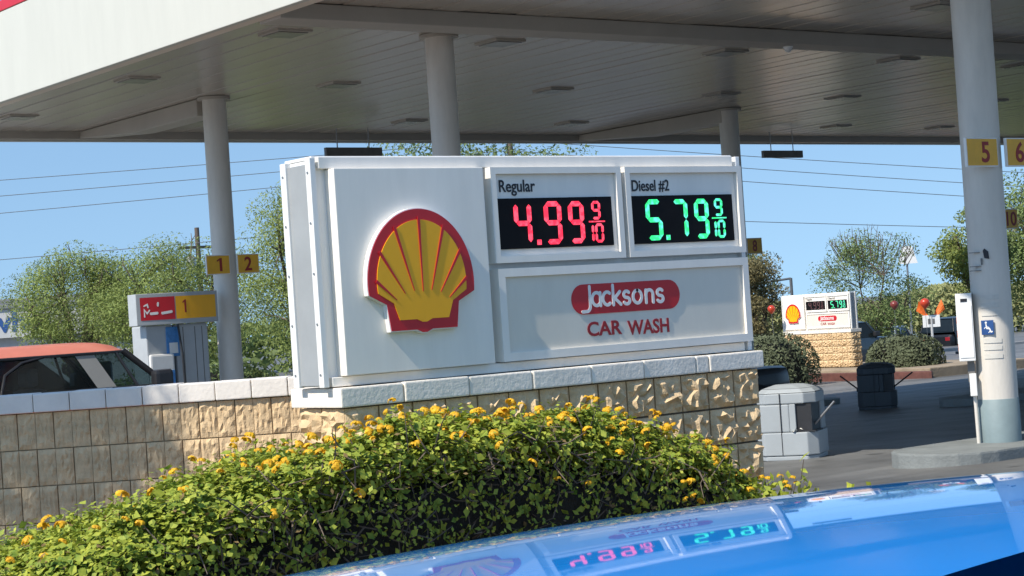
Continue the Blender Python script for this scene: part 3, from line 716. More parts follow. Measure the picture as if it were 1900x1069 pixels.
for b_, sides in ((b1, ((.24, -.12, .50, -.10),)), (b2, ((.24, -.05, .62, -.05), (-.30, 0, -.62, .0)))):
    for q in sides:
        th = b_.rotation_euler.z; rot = Matrix.Rotation(th, 3, 'Z')
        pa = Vector(b_.location) + rot @ Vector((q[0], q[1], .33)); pb_ = Vector(b_.location) + rot @ Vector((q[2], q[3], .60))
        sq = empty('squeegee', pa, 'window squeegee sticking out of the %s' % ('light grey waste bin' if b_ is b1 else ('dark waste bin towards the right' if q[0] > 0 else 'dark waste bin towards the left')), 'squeegee')
        MB().tube([(0, 0, 0), pb_ - pa], .013, 8).build('handle', M['steel'] if b_ is b1 else M['blackp'], sq, smooth=60)
        MB().box(-.06, .06, -.02, .02, -.02, .03).build('head', M['blackp'], sq, bevel=.005)
for k, (dx, dy, dz, w) in enumerate(((.17, -.26, .318, .05), (.25, -.2, .32, .035), (.10, -.31, .31, .06))):
    rot = Matrix.Rotation(b1.rotation_euler.z, 3, 'Z'); p = Vector(b1.location) + rot @ Vector((dx, dy, dz))
    o = MB().grid(lambda a_, b__: (w * (a_ - .5), w * .7 * (b__ - .5), .02 * math.sin(a_ * 5 + k) * b__ + .01), 4, 3).build('paper_scrap', M['paper'], None); o.location = p; o.rotation_euler = (.3, .2, k)
    tag(o, 'crumpled white paper towel lying in the light grey waste bin', 'paper', 'paper towels in the bin')

# ------------------------------------------------------------------ lantana hedge in front of the sign
hu = np.array([1.2, 1.6, 2.0, 2.5, 2.8, 3.2, 3.7, 4.1, 4.7, 5.3, 5.75, 5.98, 6.3, 6.6]); hz_ = np.array([.20, .45, .66, .83, .93, 1.01, 1.09, 1.11, 1.09, 1.01, .90, .74, .50, .25])
fu = np.array([1.2, 1.8, 2.2, 2.6, 2.9, 3.3, 3.8, 4.4, 5.0, 5.5, 6.0, 6.3, 6.6]); fv = np.array([6.6, 6.1, 5.8, 5.58, 5.52, 5.55, 5.62, 5.74, 5.88, 5.98, 6.08, 6.2, 6.5])
def hedge_pt(u, s):
    """s 0..1: front bottom -> shoulder -> top -> back"""
    H = np.interp(u, hu, hz_) - .06; Vf = np.interp(u, fu, fv); Vb = 7.28 + 0 * u
    under = .34 * np.clip((u - 2.45) / .6, 0, 1)                      # the clipped front leans in below the shoulder on the right
    slope = .40 * np.clip((3.0 - u) / .8, 0, 1)                      # the left end slopes up towards the wall
    sh = H - .05 - .12 * np.clip((u - 4.3) / 1, 0, 1) - .06 * np.clip((3.2 - u) / .6, 0, 1)
    a = np.clip(s / .45, 0, 1); b = np.clip((s - .45) / .15, 0, 1); c = np.clip((s - .6) / .4, 0, 1)
    v = Vf + under * (1 - a) ** 1.3 - slope * (1 - a) + .22 * np.sin(b * np.pi / 2) ** 1.0 + c * (Vb - Vf - .22)
    z = .05 + a * (sh - .05) + (H - sh) * (1 - (1 - b) ** 2) - .30 * c ** 1.7
    return v, z
def hedge_field(n, rg):
    u = rg.uniform(1.3, 6.5, n); s = rg.uniform(0.0, 1, n) ** .85
    v, z = hedge_pt(u, s); e = .01
    v1, z1 = hedge_pt(u + e, s); v2, z2 = hedge_pt(u, np.clip(s + e, 0, 1)); v3, z3 = hedge_pt(u, np.clip(s - e, 0, 1))
    P = np.stack([u, v, z], 1)
    t1 = np.stack([np.full(n, e), v1 - v, z1 - z], 1); t2 = np.stack([np.zeros(n), v2 - v3, z2 - z3], 1)
    N = np.cross(t2, t1); N /= np.linalg.norm(N, axis=1, keepdims=True) + 1e-9
    axis = np.stack([np.clip(u, 2.6, 5.6), np.full(n, 6.7), np.full(n, .35)], 1)
    out = P - axis; out /= np.linalg.norm(out, axis=1, keepdims=True); sg_ = (N * out).sum(1)
    N[sg_ < 0] *= -1; weak = np.abs(sg_) < .15; N[weak] = out[weak]
    amp = np.where(s < .42, .45, 1.0)
    lump = amp * .045 * np.sin(u * 9 + 1.3) * np.sin(s * 21 + u * 3) + amp * .035 * np.sin(u * 23 + s * 13) * np.sin(s * 37 - u * 5)
    return P + N * lump[:, None], N, s, u
hedge = empty('lantana_hedge', (4, 6.4, .05), 'clipped green lantana hedge with orange-yellow flowers in front of the sign base', 'hedge')
HO = np.array([4, 6.4, .05])
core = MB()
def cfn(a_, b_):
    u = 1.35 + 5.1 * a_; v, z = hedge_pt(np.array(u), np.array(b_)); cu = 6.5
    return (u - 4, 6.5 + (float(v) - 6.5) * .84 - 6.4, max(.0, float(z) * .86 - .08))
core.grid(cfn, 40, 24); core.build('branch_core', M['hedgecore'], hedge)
P, N, s, u = hedge_field(270000, rng)
keep = (s > .47) | (u < 2.75 - .5 * (s - .2)) | (rng.random(len(s)) < .11)               # front leaves thinned: the near-black core showing through stands in for shade
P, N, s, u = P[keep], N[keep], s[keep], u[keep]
depth = np.minimum(rng.exponential(.045, len(P)), .2); tips = rng.random(len(P)) < .05; depth[tips] = -rng.uniform(0, .05, tips.sum())
P = P - N * depth[:, None]; Nn = N + rng.normal(scale=.55, size=N.shape) + np.array([0, 0, .35])
lv = hedge
big = rng.random(len(P)) < .22; dry = rng.random(len(P)) < .05; sm = ~big & ~dry
for pick, ln, wd_, mm in ((sm, .023, .0155, 'leafH'), (big & ~dry, .038, .024, 'leafH'), (dry, .028, .015, 'leafdead')):
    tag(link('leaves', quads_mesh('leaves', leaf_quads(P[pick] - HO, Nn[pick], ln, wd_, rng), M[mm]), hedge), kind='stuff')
tw = MB(); Pt, Nt, s_t, u_t = hedge_field(2600, rng)  # twigs added on the front alone, to make it darker
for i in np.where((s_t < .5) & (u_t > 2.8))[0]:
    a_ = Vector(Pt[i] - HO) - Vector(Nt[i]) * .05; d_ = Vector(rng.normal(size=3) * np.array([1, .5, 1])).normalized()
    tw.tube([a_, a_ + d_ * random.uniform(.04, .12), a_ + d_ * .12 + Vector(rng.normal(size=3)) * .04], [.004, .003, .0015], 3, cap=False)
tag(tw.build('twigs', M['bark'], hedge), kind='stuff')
# single leaves nearest the viewer and the picture's flowers
lmesh = MB().add([(-.028, 0, 0), (-.006, -.018, .003), (.02, -.012, .002), (.034, 0, -.006), (.02, .012, .002), (-.006, .018, .003)], [(0, 1, 2, 3), (0, 3, 4, 5)]).mesh('leaf', M['leafH'])
P, N, s, u = hedge_field(900, rng)
sel = np.where((s > .45) & (s < .8) & (u > 2.2))[0][:290]
for i in sel:
    q = Vector(N[i] + rng.normal(scale=.5, size=3) + np.array([0, 0, .3])).to_track_quat('Z', 'Y')
    l_ = link('leaf', lmesh, hedge, tuple(P[i] + N[i] * .015 - HO)); l_.scale = [random.uniform(.5, .85)] * 3; l_.rotation_euler = (q @ Matrix.Rotation(random.uniform(0, 6.28), 3, 'Z').to_quaternion()).to_euler()
def floret(seed, m):
    rg = random.Random(seed); mb = MB()
    for k in range(16):
        th = rg.uniform(0, 6.283); ph = rg.uniform(0, 1.35); d = Vector((math.sin(ph) * math.cos(th), math.sin(ph) * math.sin(th), math.cos(ph) * .7)); c = d * .017
        a_ = d.cross(Vector((.3, .5, .8))).normalized() * .0085; b_ = d.cross(a_).normalized() * .0085
        mb.add([c + a_, c + b_, c - a_, c - b_, c + d * .004], [(0, 1, 4), (1, 2, 4), (2, 3, 4), (3, 0, 4)])
    return mb.mesh('flower_head', m)
fl = [floret(k, M['flower']) for k in range(5)]
P, N, s, u = hedge_field(2600, rng)
w_ = (np.exp(-((s - .62) / .17) ** 2)) * np.interp(u, [1.8, 2.3, 3, 3.6, 4.4, 5.8, 6.4], [.3, .5, .35, .7, 1.0, 1.0, .8])
sel = np.where(rng.random(len(P)) < w_ * .5)[0][:300]
for i in sel:
    fo = link('flower_head', fl[random.randrange(5)], hedge, tuple(P[i] + N[i] * random.uniform(.015, .05) + np.array([0, 0, random.uniform(0, .03)]) - HO))
    fo.scale = [random.uniform(.8, 1.4)] * 3; fo.rotation_euler = (random.uniform(-.9, .3), random.uniform(-.6, .6), random.uniform(0, 6))

# small flowering sprigs right of the sign base
def sprig(loc, h, nl, nf, label, spread=.12):
    r_ = empty('lantana_sprig', loc, label, 'plant')
    st_ = MB(); tipz = []
    for k in range(4):
        a_ = random.uniform(0, 6.28); e = (math.cos(a_) * spread, math.sin(a_) * spread, h * random.uniform(.7, 1)); tipz.append(e)
        st_.tube([(0, 0, 0), (e[0] * .3, e[1] * .3, e[2] * .5), e], [.006, .004, .002], 5)
    st_.build('stem', M['bark'], r_)
    tt = rng.random(nl); ti = np.array(tipz)[rng.integers(0, 4, nl)]; Pp = ti * tt[:, None] ** .8 + rng.normal(scale=.03, size=(nl, 3))
    tag(link('leaves', quads_mesh('leaves', leaf_quads(Pp, rng.normal(size=(nl, 3)) + np.array([-.4, -.3, .8]), .06, .036, rng), M['leafH']), r_), kind='stuff')
    for k in range(nf):
        e = tipz[k % 4]; link('flower_head', fl[k % 5], r_, (e[0] + random.uniform(-.05, .05), e[1] + random.uniform(-.05, .05), e[2] + random.uniform(-.04, .03)))
sprig((6.85, 6.85, .05), .50, 130, 5, 'loose lantana sprig with orange flowers against the right end of the sign base')
sprig((7.10, 7.0, .05), .62, 90, 1, 'thin pale green sprig rising right of the sign base')
sprig((7.42, 6.95, .05), .42, 130, 8, 'low sprig with peach coloured flowers further right of the sign base', .2)

# ------------------------------------------------------------------ the blue car whose bonnet fills the lower right corner (it faces the sign)
bc = empty('blue_car', (.95, 1.6, 0), 'glossy blue car bonnet in the foreground mirroring the price sign', 'car')
CX = .95; BO = Vector((.95, 1.6, 0))
def hood_z(u, v):
    U_, V_ = u - 2.3, v - 2.2
    return 1.0945 - .1054 * U_ - .1815 * V_ - .0664 * U_ * U_ - .0605 * V_ * V_
hd = MB(); nu, nv = 56, 40
def hfn(a_, b_):
    u = -.06 + 2.02 * a_; v = .88 + 1.30 * b_
    z = hood_z(u, v)
    # rolled edges: sides and nose
    e = max(0, abs(a_ - .5) - .46) / .04; z -= .05 * e * e
    f = max(0, b_ - .9) / .1; z -= .07 * f * f
    return (u - BO.x, v - BO.y, z)
hd.grid(hfn, nu, nv)
hood = hd.build('bonnet', M['carblue'], bc, smooth=True)
def zat(u, v):
    a_ = (u + .06) / 2.02; b_ = (v - .88) / 1.30; return hfn(a_, b_)[2]
# wings, nose, bumper, lamps, cowl
for side, uu in ((-1, -.06), (1, 1.96)):
    w = MB()
    def wf(a_, b_, uu=uu, side=side):
        v = .30 + 1.88 * a_; zt = zat(uu, max(.88, v)) - .002
        z = zt + (.36 - zt) * b_; bulge = .07 * math.sin(min(1, b_ * 1.15) * math.pi) + .02 * b_
        if (v - 1.45) ** 2 + (z - .36) ** 2 < .45 ** 2: bulge -= .0
        return (uu + side * bulge - BO.x, v - BO.y, z)
    w.grid(wf, 24, 12).build('wing', M['carblue'], bc, smooth=True)
    wh = MB().lathe([(.20, -.11), (.37, -.11), (.39, -.07), (.39, .07), (.37, .11), (.20, .11)], 28).build('wheel', M['tyre'], bc, smooth=50, loc=(uu - side * .06 - BO.x, 1.45 - BO.y, .375)); wh.rotation_euler = (0, math.pi / 2, 0)
    MB().lathe([(.05, -.115), (.22, -.112), (.22, .112), (.05, .115)], 20).build('rim', M['steel'], wh, smooth=50)
    MB().box(uu - side * .34 - .17 - BO.x, uu - side * .34 + .17 - BO.x, 2.165 - BO.y, 2.20 - BO.y, .80, .93).build('headlight', M['lamp_clear'], bc, bevel=.02)
ns = MB(); ns.grid(lambda a_, b_: (-.06 + 2.02 * a_ - BO.x, 2.18 + .06 * math.sin(b_ * 3.14) - BO.y, zat(-.06 + 2.02 * a_, 2.179) * (1 - b_) + .30 * b_), 20, 8)
ns.build('nose', M['carblue'], bc, smooth=True)
MB().box(.50 - BO.x, 1.40 - BO.y + .95 - .95 + .0, 2.20 - BO.y, 2.255 - BO.y, .62, .86).build('grille', M['blackp'], bc, bevel=.02)
MB().box(-.04 - BO.x, 1.94 - BO.x, 2.19 - BO.y, 2.30 - BO.y, .34, .56).build('bumper', M['blackp'], bc, bevel=.04)
cw = MB(); cw.grid(lambda a_, b_: (-.05 + 2.0 * a_ - BO.x, .50 + .375 * b_ - BO.y, hood_z(-.05 + 2.0 * a_, .88) - .035 - .05 * (1 - b_)), 24, 6)
cw.build('cowl', M['cowl'], bc, smooth=True)
MB().tube([(.3 - BO.x, .78 - BO.y, 1.205), (.9 - BO.x, .70 - BO.y, 1.205), (1.5 - BO.x, .74 - BO.y, 1.19)], .009, 6).build('wiper', M['blackp'], bc)
MB().box(-.0 - BO.x, 1.9 - BO.x, .3 - BO.y, 2.15 - BO.y, .30, .52).build('underbody', M['blackp'], bc)

# ------------------------------------------------------------------ other cars
def loft(mb, secs):
    n_ = len(secs[0])
    mb.add([p for s_ in secs for p in s_], [(i * n_ + k, i * n_ + (k + 1) % n_, (i + 1) * n_ + (k + 1) % n_, (i + 1) * n_ + k) for i in range(len(secs) - 1) for k in range(n_)] + [tuple(range(n_))[::-1], tuple(range((len(secs) - 1) * n_, len(secs) * n_))])
def car(loc, rz, paint, label, L=4.7, W=1.82, H=1.45, belt=.92, hood=.86, deck=.95, wind=(.28, .42), rear=(-.46, -.33), roofm=None, tail=M['lamp_red'], group=None, pillar=None, rt=.055, bpx=None, pm=None, glass=None, detail=False):
    """heading +x; wind = (roof front, windscreen base) and rear = (base, roof rear) as fractions of the half length"""
    r_ = empty('parked_car', loc, label, 'car', group, rz)
    h = L / 2; w = W / 2; body = MB()
    def sec(x, ww, zb, zt): return [(x, -ww * .93, zb), (x, -ww, zb + .18), (x, -ww, zt - .16), (x, -ww * .95, zt - .04), (x, -ww * .8, zt), (x, ww * .8, zt), (x, ww * .95, zt - .04), (x, ww, zt - .16), (x, ww, zb + .18), (x, ww * .93, zb)]
    loft(body, [sec(-h, w * .84, .34, deck - .12), sec(-h + .1, w * .93, .26, deck - .02), sec(-h * .8, w, .22, deck), sec(rear[0] * h, w, .22, belt + .03), sec(0, w, .22, belt), sec(wind[1] * h, w, .22, belt), sec(h * .75, w * .98, .22, hood), sec(h - .12, w * .9, .25, hood - .12), sec(h, w * .78, .32, hood - .26)])
    body.build('body', paint, r_, smooth=35)
    gh = MB(); x0, x1, x2, x3 = rear[0] * h, rear[1] * h, wind[0] * h, wind[1] * h; wt = w * .76; zr = H
    def gsec(x, wb_, wtt, zb, zt): return [(x, -wb_, zb), (x, -wtt, zt), (x, -wtt * .8, zt + .03), (x, wtt * .8, zt + .03), (x, wtt, zt), (x, wb_, zb)]
    gh.add([(x0, -w * .9, belt - .02), (x1, -wt, zr - rt + .005), (x2, -wt, zr - rt + .005), (x3, -w * .9, belt - .02), (x0, w * .9, belt - .02), (x1, wt, zr - rt + .005), (x2, wt, zr - rt + .005), (x3, w * .9, belt - .02)], [(0, 1, 2, 3), (7, 6, 5, 4), (0, 4, 5, 1), (3, 2, 6, 7)])
    gh.build('window_glass', glass or M['tint'], r_)
    rf = MB(); xm = (x1 + x2) / 2; hl = (x2 - x1) / 2 + .06
    rf.grid(lambda a_, b_: (xm + hl * (2 * a_ - 1), wt * 1.03 * (2 * b_ - 1), zr - rt + rt * (1 - (2 * a_ - 1) ** (14 if detail else 6)) * (1 - (2 * b_ - 1) ** 8)), 28, 12)
    rf.build('roof', roofm or paint, r_, smooth=60)
    for sgn in (-1, 1):
        def on(x, z, e=.012): 
            k_ = (z - belt) / (zr - rt + .005 - belt); return (x, sgn * (w * .9 + (wt - w * .9) * k_ + e), z)
        for xa, xb in ((x0 + .0, x1), (x3, x2)):
            MB().tube([on(xa, belt), on(xb, zr - rt)], .035, 6).build('pillar', pm or paint, r_, smooth=60)
        bx = bpx if bpx is not None else (x1 + x2) / 2 + .15
        pw_ = .05 if pillar is None else .1
        MB().add([on(bx - pw_ - .1, zr - rt + .005), on(bx + pw_ - .1, zr - rt + .005), on(bx + pw_ + .1, belt), on(bx - pw_ + .1, belt)], [(0, 1, 2, 3)]).build('pillar', pillar or paint, r_)
        if detail:
            for pts in ([on(x0 + .1, belt + .02, .016), on(x3 - .05, belt + .02, .016)], [on(x1 + .02, zr - rt - .01, .016), on(x2, zr - rt - .01, .016)],
                        [on(bx - 1.02, belt, .015), on(bx - .93, belt + .22, .015), on(bx - .74, belt + .33, .015), on(bx - .5, belt + .375, .015)],
                        [on(x3 - .32, belt, .015), on(x3 - .42, belt + .2, .015), on(x3 - .5, zr - rt, .015)]):
                MB().tube(pts, .016, 6).build('window_seal', M['blackp'], r_, smooth=60)
            for sx in (.35, -.75):
                st_ = MB().box(sx - .12, sx + .08, sgn * .42 - .24, sgn * .42 + .24, .8, 1.45).build('seat', M['fixture'], r_, bevel=.06)
                MB().box(sx - .1, sx + .03, sgn * .42 - .13, sgn * .42 + .13, 1.47, 1.66).build('headrest', M['fixture'], st_, bevel=.05)
        mr = MB().box(x3 - .22, x3 - .02, sgn * (w + .02) - .07, sgn * (w + .02) + .07, belt + .0, belt + .17).build('mirror', M['blackp'], r_, bevel=.04)
        for xx in (-h * .62, h * .62):
            wh = MB().lathe([(.18, -.1), (.31, -.1), (.33, -.06), (.33, .06), (.31, .1), (.18, .1)], 22).build('wheel', M['tyre'], r_, smooth=50, loc=(xx, sgn * (w - .09), .33)); wh.rotation_euler = (math.pi / 2, 0, 0)
            MB().lathe([(.04, -.108), (.19, -.104), (.19, .104), (.04, .108)], 16).build('rim', M['steel'], wh, smooth=50)
        MB().box(h - .2, h - .02, sgn * w * .62 - .14, sgn * w * .62 + .14, hood - .27, hood - .13).build('headlight', M['lamp_clear'], r_, bevel=.02)
        MB().box(-h - .006, -h + .14, sgn * w * .68 - .12, sgn * w * .68 + .12, deck - .3, deck - .13).build('taillight', tail, r_, bevel=.02)
    return r_
# red wagon in front of the pumps: windscreen base near u = 8.6, near side v = 17
car((7.05, 17.95, gz(17.95) + .02), R(0), M['carred'], 'faded red sport wagon with tinted windows and grey door pillar behind the block wall', L=4.9, W=1.9, H=1.88, belt=1.385, hood=1.22, deck=1.30, wind=(.485, .655), rear=(-.93, -.86), pillar=M['pillar'], rt=.11, bpx=.86, pm=M['blackp'], glass=M['seeglass'], detail=True)
car((22.25, 24.9, gz(24.9) - .02), R(178), M['carblack'], 'black car whose tail just shows behind the right end of the sign', L=4.7, H=1.45)
car((46.5, 43.2, gz(43.2) - .02), R(-12), M['carnavy'], 'dark navy car behind the right clipped bush by the distant sign', L=5.0, H=1.62, belt=1.08, hood=1.0, deck=1.05)
car((69, 56.5, gz(60) - .35), R(12), M['carblack'], 'black car in the far lot beside the orange flags', L=4.7, H=1.7, belt=1.05, hood=1.0, rear=(-.9, -.8), group='cars in the far lot')
car((65.2, 57.6, gz(60) - .30), R(-160), M['carsilver'], 'silver car in the far lot left of the black one', L=4.6, H=1.42, group='cars in the far lot')
car((11.2, 28.9, gz(28.9) + .02), R(-8), M['carwhite'], 'white van behind the red wagon roof under the left tree', L=4.9, W=1.95, H=2.28, belt=1.55, hood=1.35, deck=1.6, wind=(.30, .62), rear=(-.95, -.9))

# ------------------------------------------------------------------ trees and bushes
def tree(name, label, base, cz, rad, leafm, nl=7000, leaf=(.22, .10), ncl=46, trunk_r=.16, gap=0.0, twigs=0, group=None, seed=1, droop=.5, fork=.45, csize=.36):
    rg = np.random.default_rng(seed); rd = random.Random(seed)
    r_ = empty(name, base, label, 'tree', group)
    zc = cz - base[2]; tr = MB(); rx, ry, rz_ = rad
    fz = max(.4, (zc - rz_) * .9 + .1)
    fk = Vector((rd.uniform(-.2, .2), rd.uniform(-.2, .2), fz))
    tr.tube([(0, 0, -.1), (fk.x * .4, fk.y * .5, fz * .5), fk], [trunk_r * 1.2, trunk_r, trunk_r * .85], 9)
    cl = []
    nlimb = 7
    limbs = []
    for k in range(nlimb):
        a_ = 6.283 * k / nlimb + rd.uniform(-.3, .3); q = rd.uniform(.35, .75)
        e = Vector((math.cos(a_) * rx * q, math.sin(a_) * ry * q, zc + rz_ * rd.uniform(-.45, .45)))
        m_ = fk.lerp(e, .5) + Vector((0, 0, -.12 * rz_)); tr.tube([fk, m_, e], [trunk_r * .6, trunk_r * .38, trunk_r * .2], 6); limbs.append((m_, e))
    for k in range(ncl):
        # clusters fill the crown volume, more towards the skin
        d = Vector((rd.gauss(0, 1), rd.gauss(0, 1), rd.gauss(0, 1))).normalized(); q = rd.uniform(.25, 1) ** .5
        c = Vector((d.x * rx * q, d.y * ry * q, zc + d.z * rz_ * q))
        m_, e = min(limbs, key=lambda l: (l[1] - c).length)
        tr.tube([e, e.lerp(c, .6) + Vector((0, 0, .05)), c], [trunk_r * .18, trunk_r * .10, trunk_r * .05], 4, cap=False)
        cl.append((c, rd.uniform(.6, 1.25)))
    for k in range(twigs):
        d = Vector((rd.uniform(-1, 1), rd.uniform(-1, 1), rd.uniform(.35, 1))).normalized(); c = Vector((d.x * rx, d.y * ry, zc + d.z * rz_)); t = c + Vector((rd.uniform(-.3, .3), rd.uniform(-.3, .3), rd.uniform(.3, .9))) * rz_ * .35
        tr.tube([c * .8 + Vector((0, 0, zc * .2)), c.lerp(t, .6), t], [trunk_r * .15, trunk_r * .1, trunk_r * .05], 4, cap=False)
        tr.tube([c.lerp(t, .5), c.lerp(t, .5) + Vector((rd.uniform(-.3, .3), rd.uniform(-.3, .3), .25)) * rz_ * .4], [trunk_r * .08, trunk_r * .04], 4, cap=False)
    tr.build('trunk', M['bark'], r_, smooth=60)
    per = nl // ncl; Ps = []; Ns = []
    sz = csize * (rx + ry + rz_) / 3
    for c, q in cl:
        m_ = int(per * q * (1 - gap)); off = rg.normal(size=(m_, 3)); ln_ = np.linalg.norm(off, axis=1, keepdims=True); off *= np.minimum(1, 1.75 / ln_) * sz * q * .62; off = off * np.array([1, 1, .62])
        Ps.append(np.array(c) + off); Ns.append(off / sz + rg.normal(scale=.8, size=(m_, 3)) + np.array([0, 0, .9]))
    Pq = np.concatenate(Ps); Nq = np.concatenate(Ns)
    link('crown', quads_mesh('crown', leaf_quads(Pq, Nq, leaf[0], leaf[1], rg, droop), leafm), r_)
    return r_
def bush(label, base, rad, leafm, nl, leaf, seed, group=None, clip=True):
    rg = np.random.default_rng(seed); r_ = empty('clipped_bush', base, label, 'bush', group)
    n_ = nl; d = rg.normal(size=(n_, 3)); d /= np.linalg.norm(d, axis=1, keepdims=True); d[:, 2] = np.abs(d[:, 2]) * 1.0
    p = np.sign(d) * np.abs(d) ** .75; p /= (np.abs(p) ** 3).sum(1, keepdims=True) ** (1 / 3)
    q = 1 - rg.exponential(.05, (n_, 1)) + .05 * np.sin(p[:, :1] * 7 + p[:, 1:2] * 5) 
    Pq = p * q * np.array(rad)
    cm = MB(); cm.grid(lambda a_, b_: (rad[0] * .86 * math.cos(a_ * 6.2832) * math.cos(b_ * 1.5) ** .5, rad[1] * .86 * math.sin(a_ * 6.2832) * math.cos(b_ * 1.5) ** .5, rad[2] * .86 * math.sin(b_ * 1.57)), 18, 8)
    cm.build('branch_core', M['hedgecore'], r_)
    link('foliage', quads_mesh('foliage', leaf_quads(Pq, d + rg.normal(scale=.5, size=(n_, 3)), leaf[0], leaf[1], rg), leafm), r_)
    return r_

def T(u, v): return (u, v, gz(v))
tree('mesquite_tree', 'feathery yellow-green mesquite above the red wagon, leftmost of the trees', T(23.3, 51.4), 2.55, (1.95, 1.95, 1.6), M['leafA'], 42000, (.085, .032), 110, twigs=6, seed=3, group='trees behind the station')
tree('mesquite_tree', 'green mesquite with bare twigs sticking up behind the fuel dispenser', T(24.6, 47.6), 2.35, (2.3, 2.3, 1.65), M['leafA'], 42000, (.085, .032), 100, twigs=14, seed=5, group='trees behind the station')
tree('mesquite_tree', 'tall pale green mesquite between the left column and the sign', T(22.3, 36.6), 2.6, (1.6, 1.6, 2.2), M['leafA'], 36000, (.075, .028), 80, seed=8, group='trees behind the station')
tree('shade_tree', 'broad tree whose top shows between sign and canopy edge', T(35.9, 48.0), 4.35, (4.6, 4.6, 2.6), M['leafB'], 40000, (.15, .06), 80, seed=12, group='trees behind the station')
tree('shade_tree', 'half-dry brownish tree just right of the big sign', T(43.8, 44.6), 1.5, (1.2, 1.2, 1.6), M['leafC'], 14000, (.11, .05), 44, seed=15, trunk_r=.12, group='trees behind the station')
tree('shade_tree', 'green tree behind the half-dry one right of the big sign', T(46.0, 48.2), 2.1, (1.6, 1.6, 1.8), M['leafB'], 16000, (.11, .05), 44, seed=16, trunk_r=.12, group='trees behind the station')
tree('shade_tree', 'sparse twiggy tree behind the distant sign', T(57.0, 50.9), 1.6, (2.0, 2.0, 2.1), M['leafB'], 15000, (.11, .05), 60, twigs=70, seed=21, gap=.0, trunk_r=.13, group='trees behind the station')
tree('shade_tree', 'bright green tree half hidden by the left side of the nearest column', T(38.9, 31.2), 2.35, (.95, .95, 1.15), M['leafA'], 14000, (.10, .04), 44, seed=24, trunk_r=.13, group='trees behind the station')
tree('shade_tree', 'green tree at the right picture edge behind the nearest column', T(46.3, 34.4), 2.6, (1.8, 1.8, 2.2), M['leafB'], 24000, (.12, .05), 60, seed=27, group='trees behind the station')
tree('street_tree', 'leafy tree left of the picture that dapples the block wall with shade', (-1.0, 11.0, .05), 6.2, (1.75, 1.75, 1.7), M['leafA'], 34000, (.13, .055), 80, seed=31)
bush('clipped grey-green bush left of the distant sign', (37.0, 36.9, gz(36.9)), (1.25, 1.1, 1.45), M['leafD'], 6000, (.10, .05), 41, 'clipped bushes by the distant sign')
bush('clipped grey-green bush right of the distant sign', (40.9, 35.5, -.85), (1.05, .95, 1.0), M['leafD'], 6000, (.10, .05), 42, 'clipped bushes by the distant sign')
bush('low green shrub behind the wall left of the sign', (19.8, 31.5, gz(31.5)), (1.2, 1.0, 1.75), M['leafB'], 5000, (.12, .045), 43, 'shrubs at the lot edge')
bush('dark shrub under the left trees', (22.3, 42.6, gz(42.6)), (2.6, 1.2, 1.9), M['leafB'], 6000, (.16, .06), 44, 'shrubs at the lot edge')
# far band of brush beyond the parked cars
rg = np.random.default_rng(77); nb_ = 40000; t = rg.uniform(-1, 1, nb_); hh = rg.random(nb_) ** .6
c0 = np.array([86, 73, gz(80)]); du = np.array([.794, -.607, 0])
top = 2.9 + .35 * np.sin(t * 9) + .25 * np.sin(t * 23 + 1)
Pq = c0 + du * (t * 30)[:, None] + np.array([.607, .794, 0]) * rg.uniform(-2, 2, nb_)[:, None] + np.array([0, 0, 1.]) * (hh * top)[:, None]
tag(link('roadside_brush', quads_mesh('roadside_brush', leaf_quads(Pq, rg.normal(size=(nb_, 3)) + np.array([-.6, -.5, .6]), .36, .17, rg, .3), M['hill'])), 'pale green brush along the road behind the parked cars', 'brush', None, 'stuff')
rg = np.random.default_rng(78); nb_ = 16000; t = rg.uniform(-1, 1, nb_); hh = rg.random(nb_) ** .6
top = 3.2 + .9 * np.sin(t * 7 + 2) + .6 * np.sin(t * 19)
Pq = np.array([92, 120, gz(120)]) + du * (t * 90)[:, None] + np.array([.607, .794, 0]) * rg.uniform(-3, 3, nb_)[:, None] + np.array([0, 0, 1.]) * (hh * top)[:, None]
tag(link('distant_woodland', quads_mesh('distant_woodland', leaf_quads(Pq, rg.normal(size=(nb_, 3)) + np.array([-.6, -.5, .6]), 1.0, .4, rg, .3), M['leafB'])), 'line of distant dark green trees on the horizon', 'woodland', None, 'stuff')

# ------------------------------------------------------------------ building at the far left
bl = empty('shop_building', (25.5, 67.5, gz(67)), 'grey shop with dark roof and blue lettering behind the leftmost tree', 'building', rz=wang)
MB().box(-7, 7, 0, 6, 0, 4.35).build('wall', M['stucco'], bl)
MB().box(-7.3, 7.3, -.5, 6.3, 4.355, 4.72).build('roof', M['roofgrey'], bl, bevel=.04)
MB().box(-7.0, 7.0, -.4, -.005, 3.3, 4.35).build('fascia_band', M['stucco'], bl)
text('lettering', 'whe', 1.45, 3.5, 3.5, 4.28, -.42, M['isa'], bl, .03)
for k in range(5):
    wf = MB().box(-6 + k * 2.5, -4.2 + k * 2.5, -.05, .02, .7, 2.2).build('window', M['tint'], bl)
    MB().box(-6.05 + k * 2.5, -4.15 + k * 2.5, -.08, -.051, .62, .70).build('window_sill', M['white'], wf)

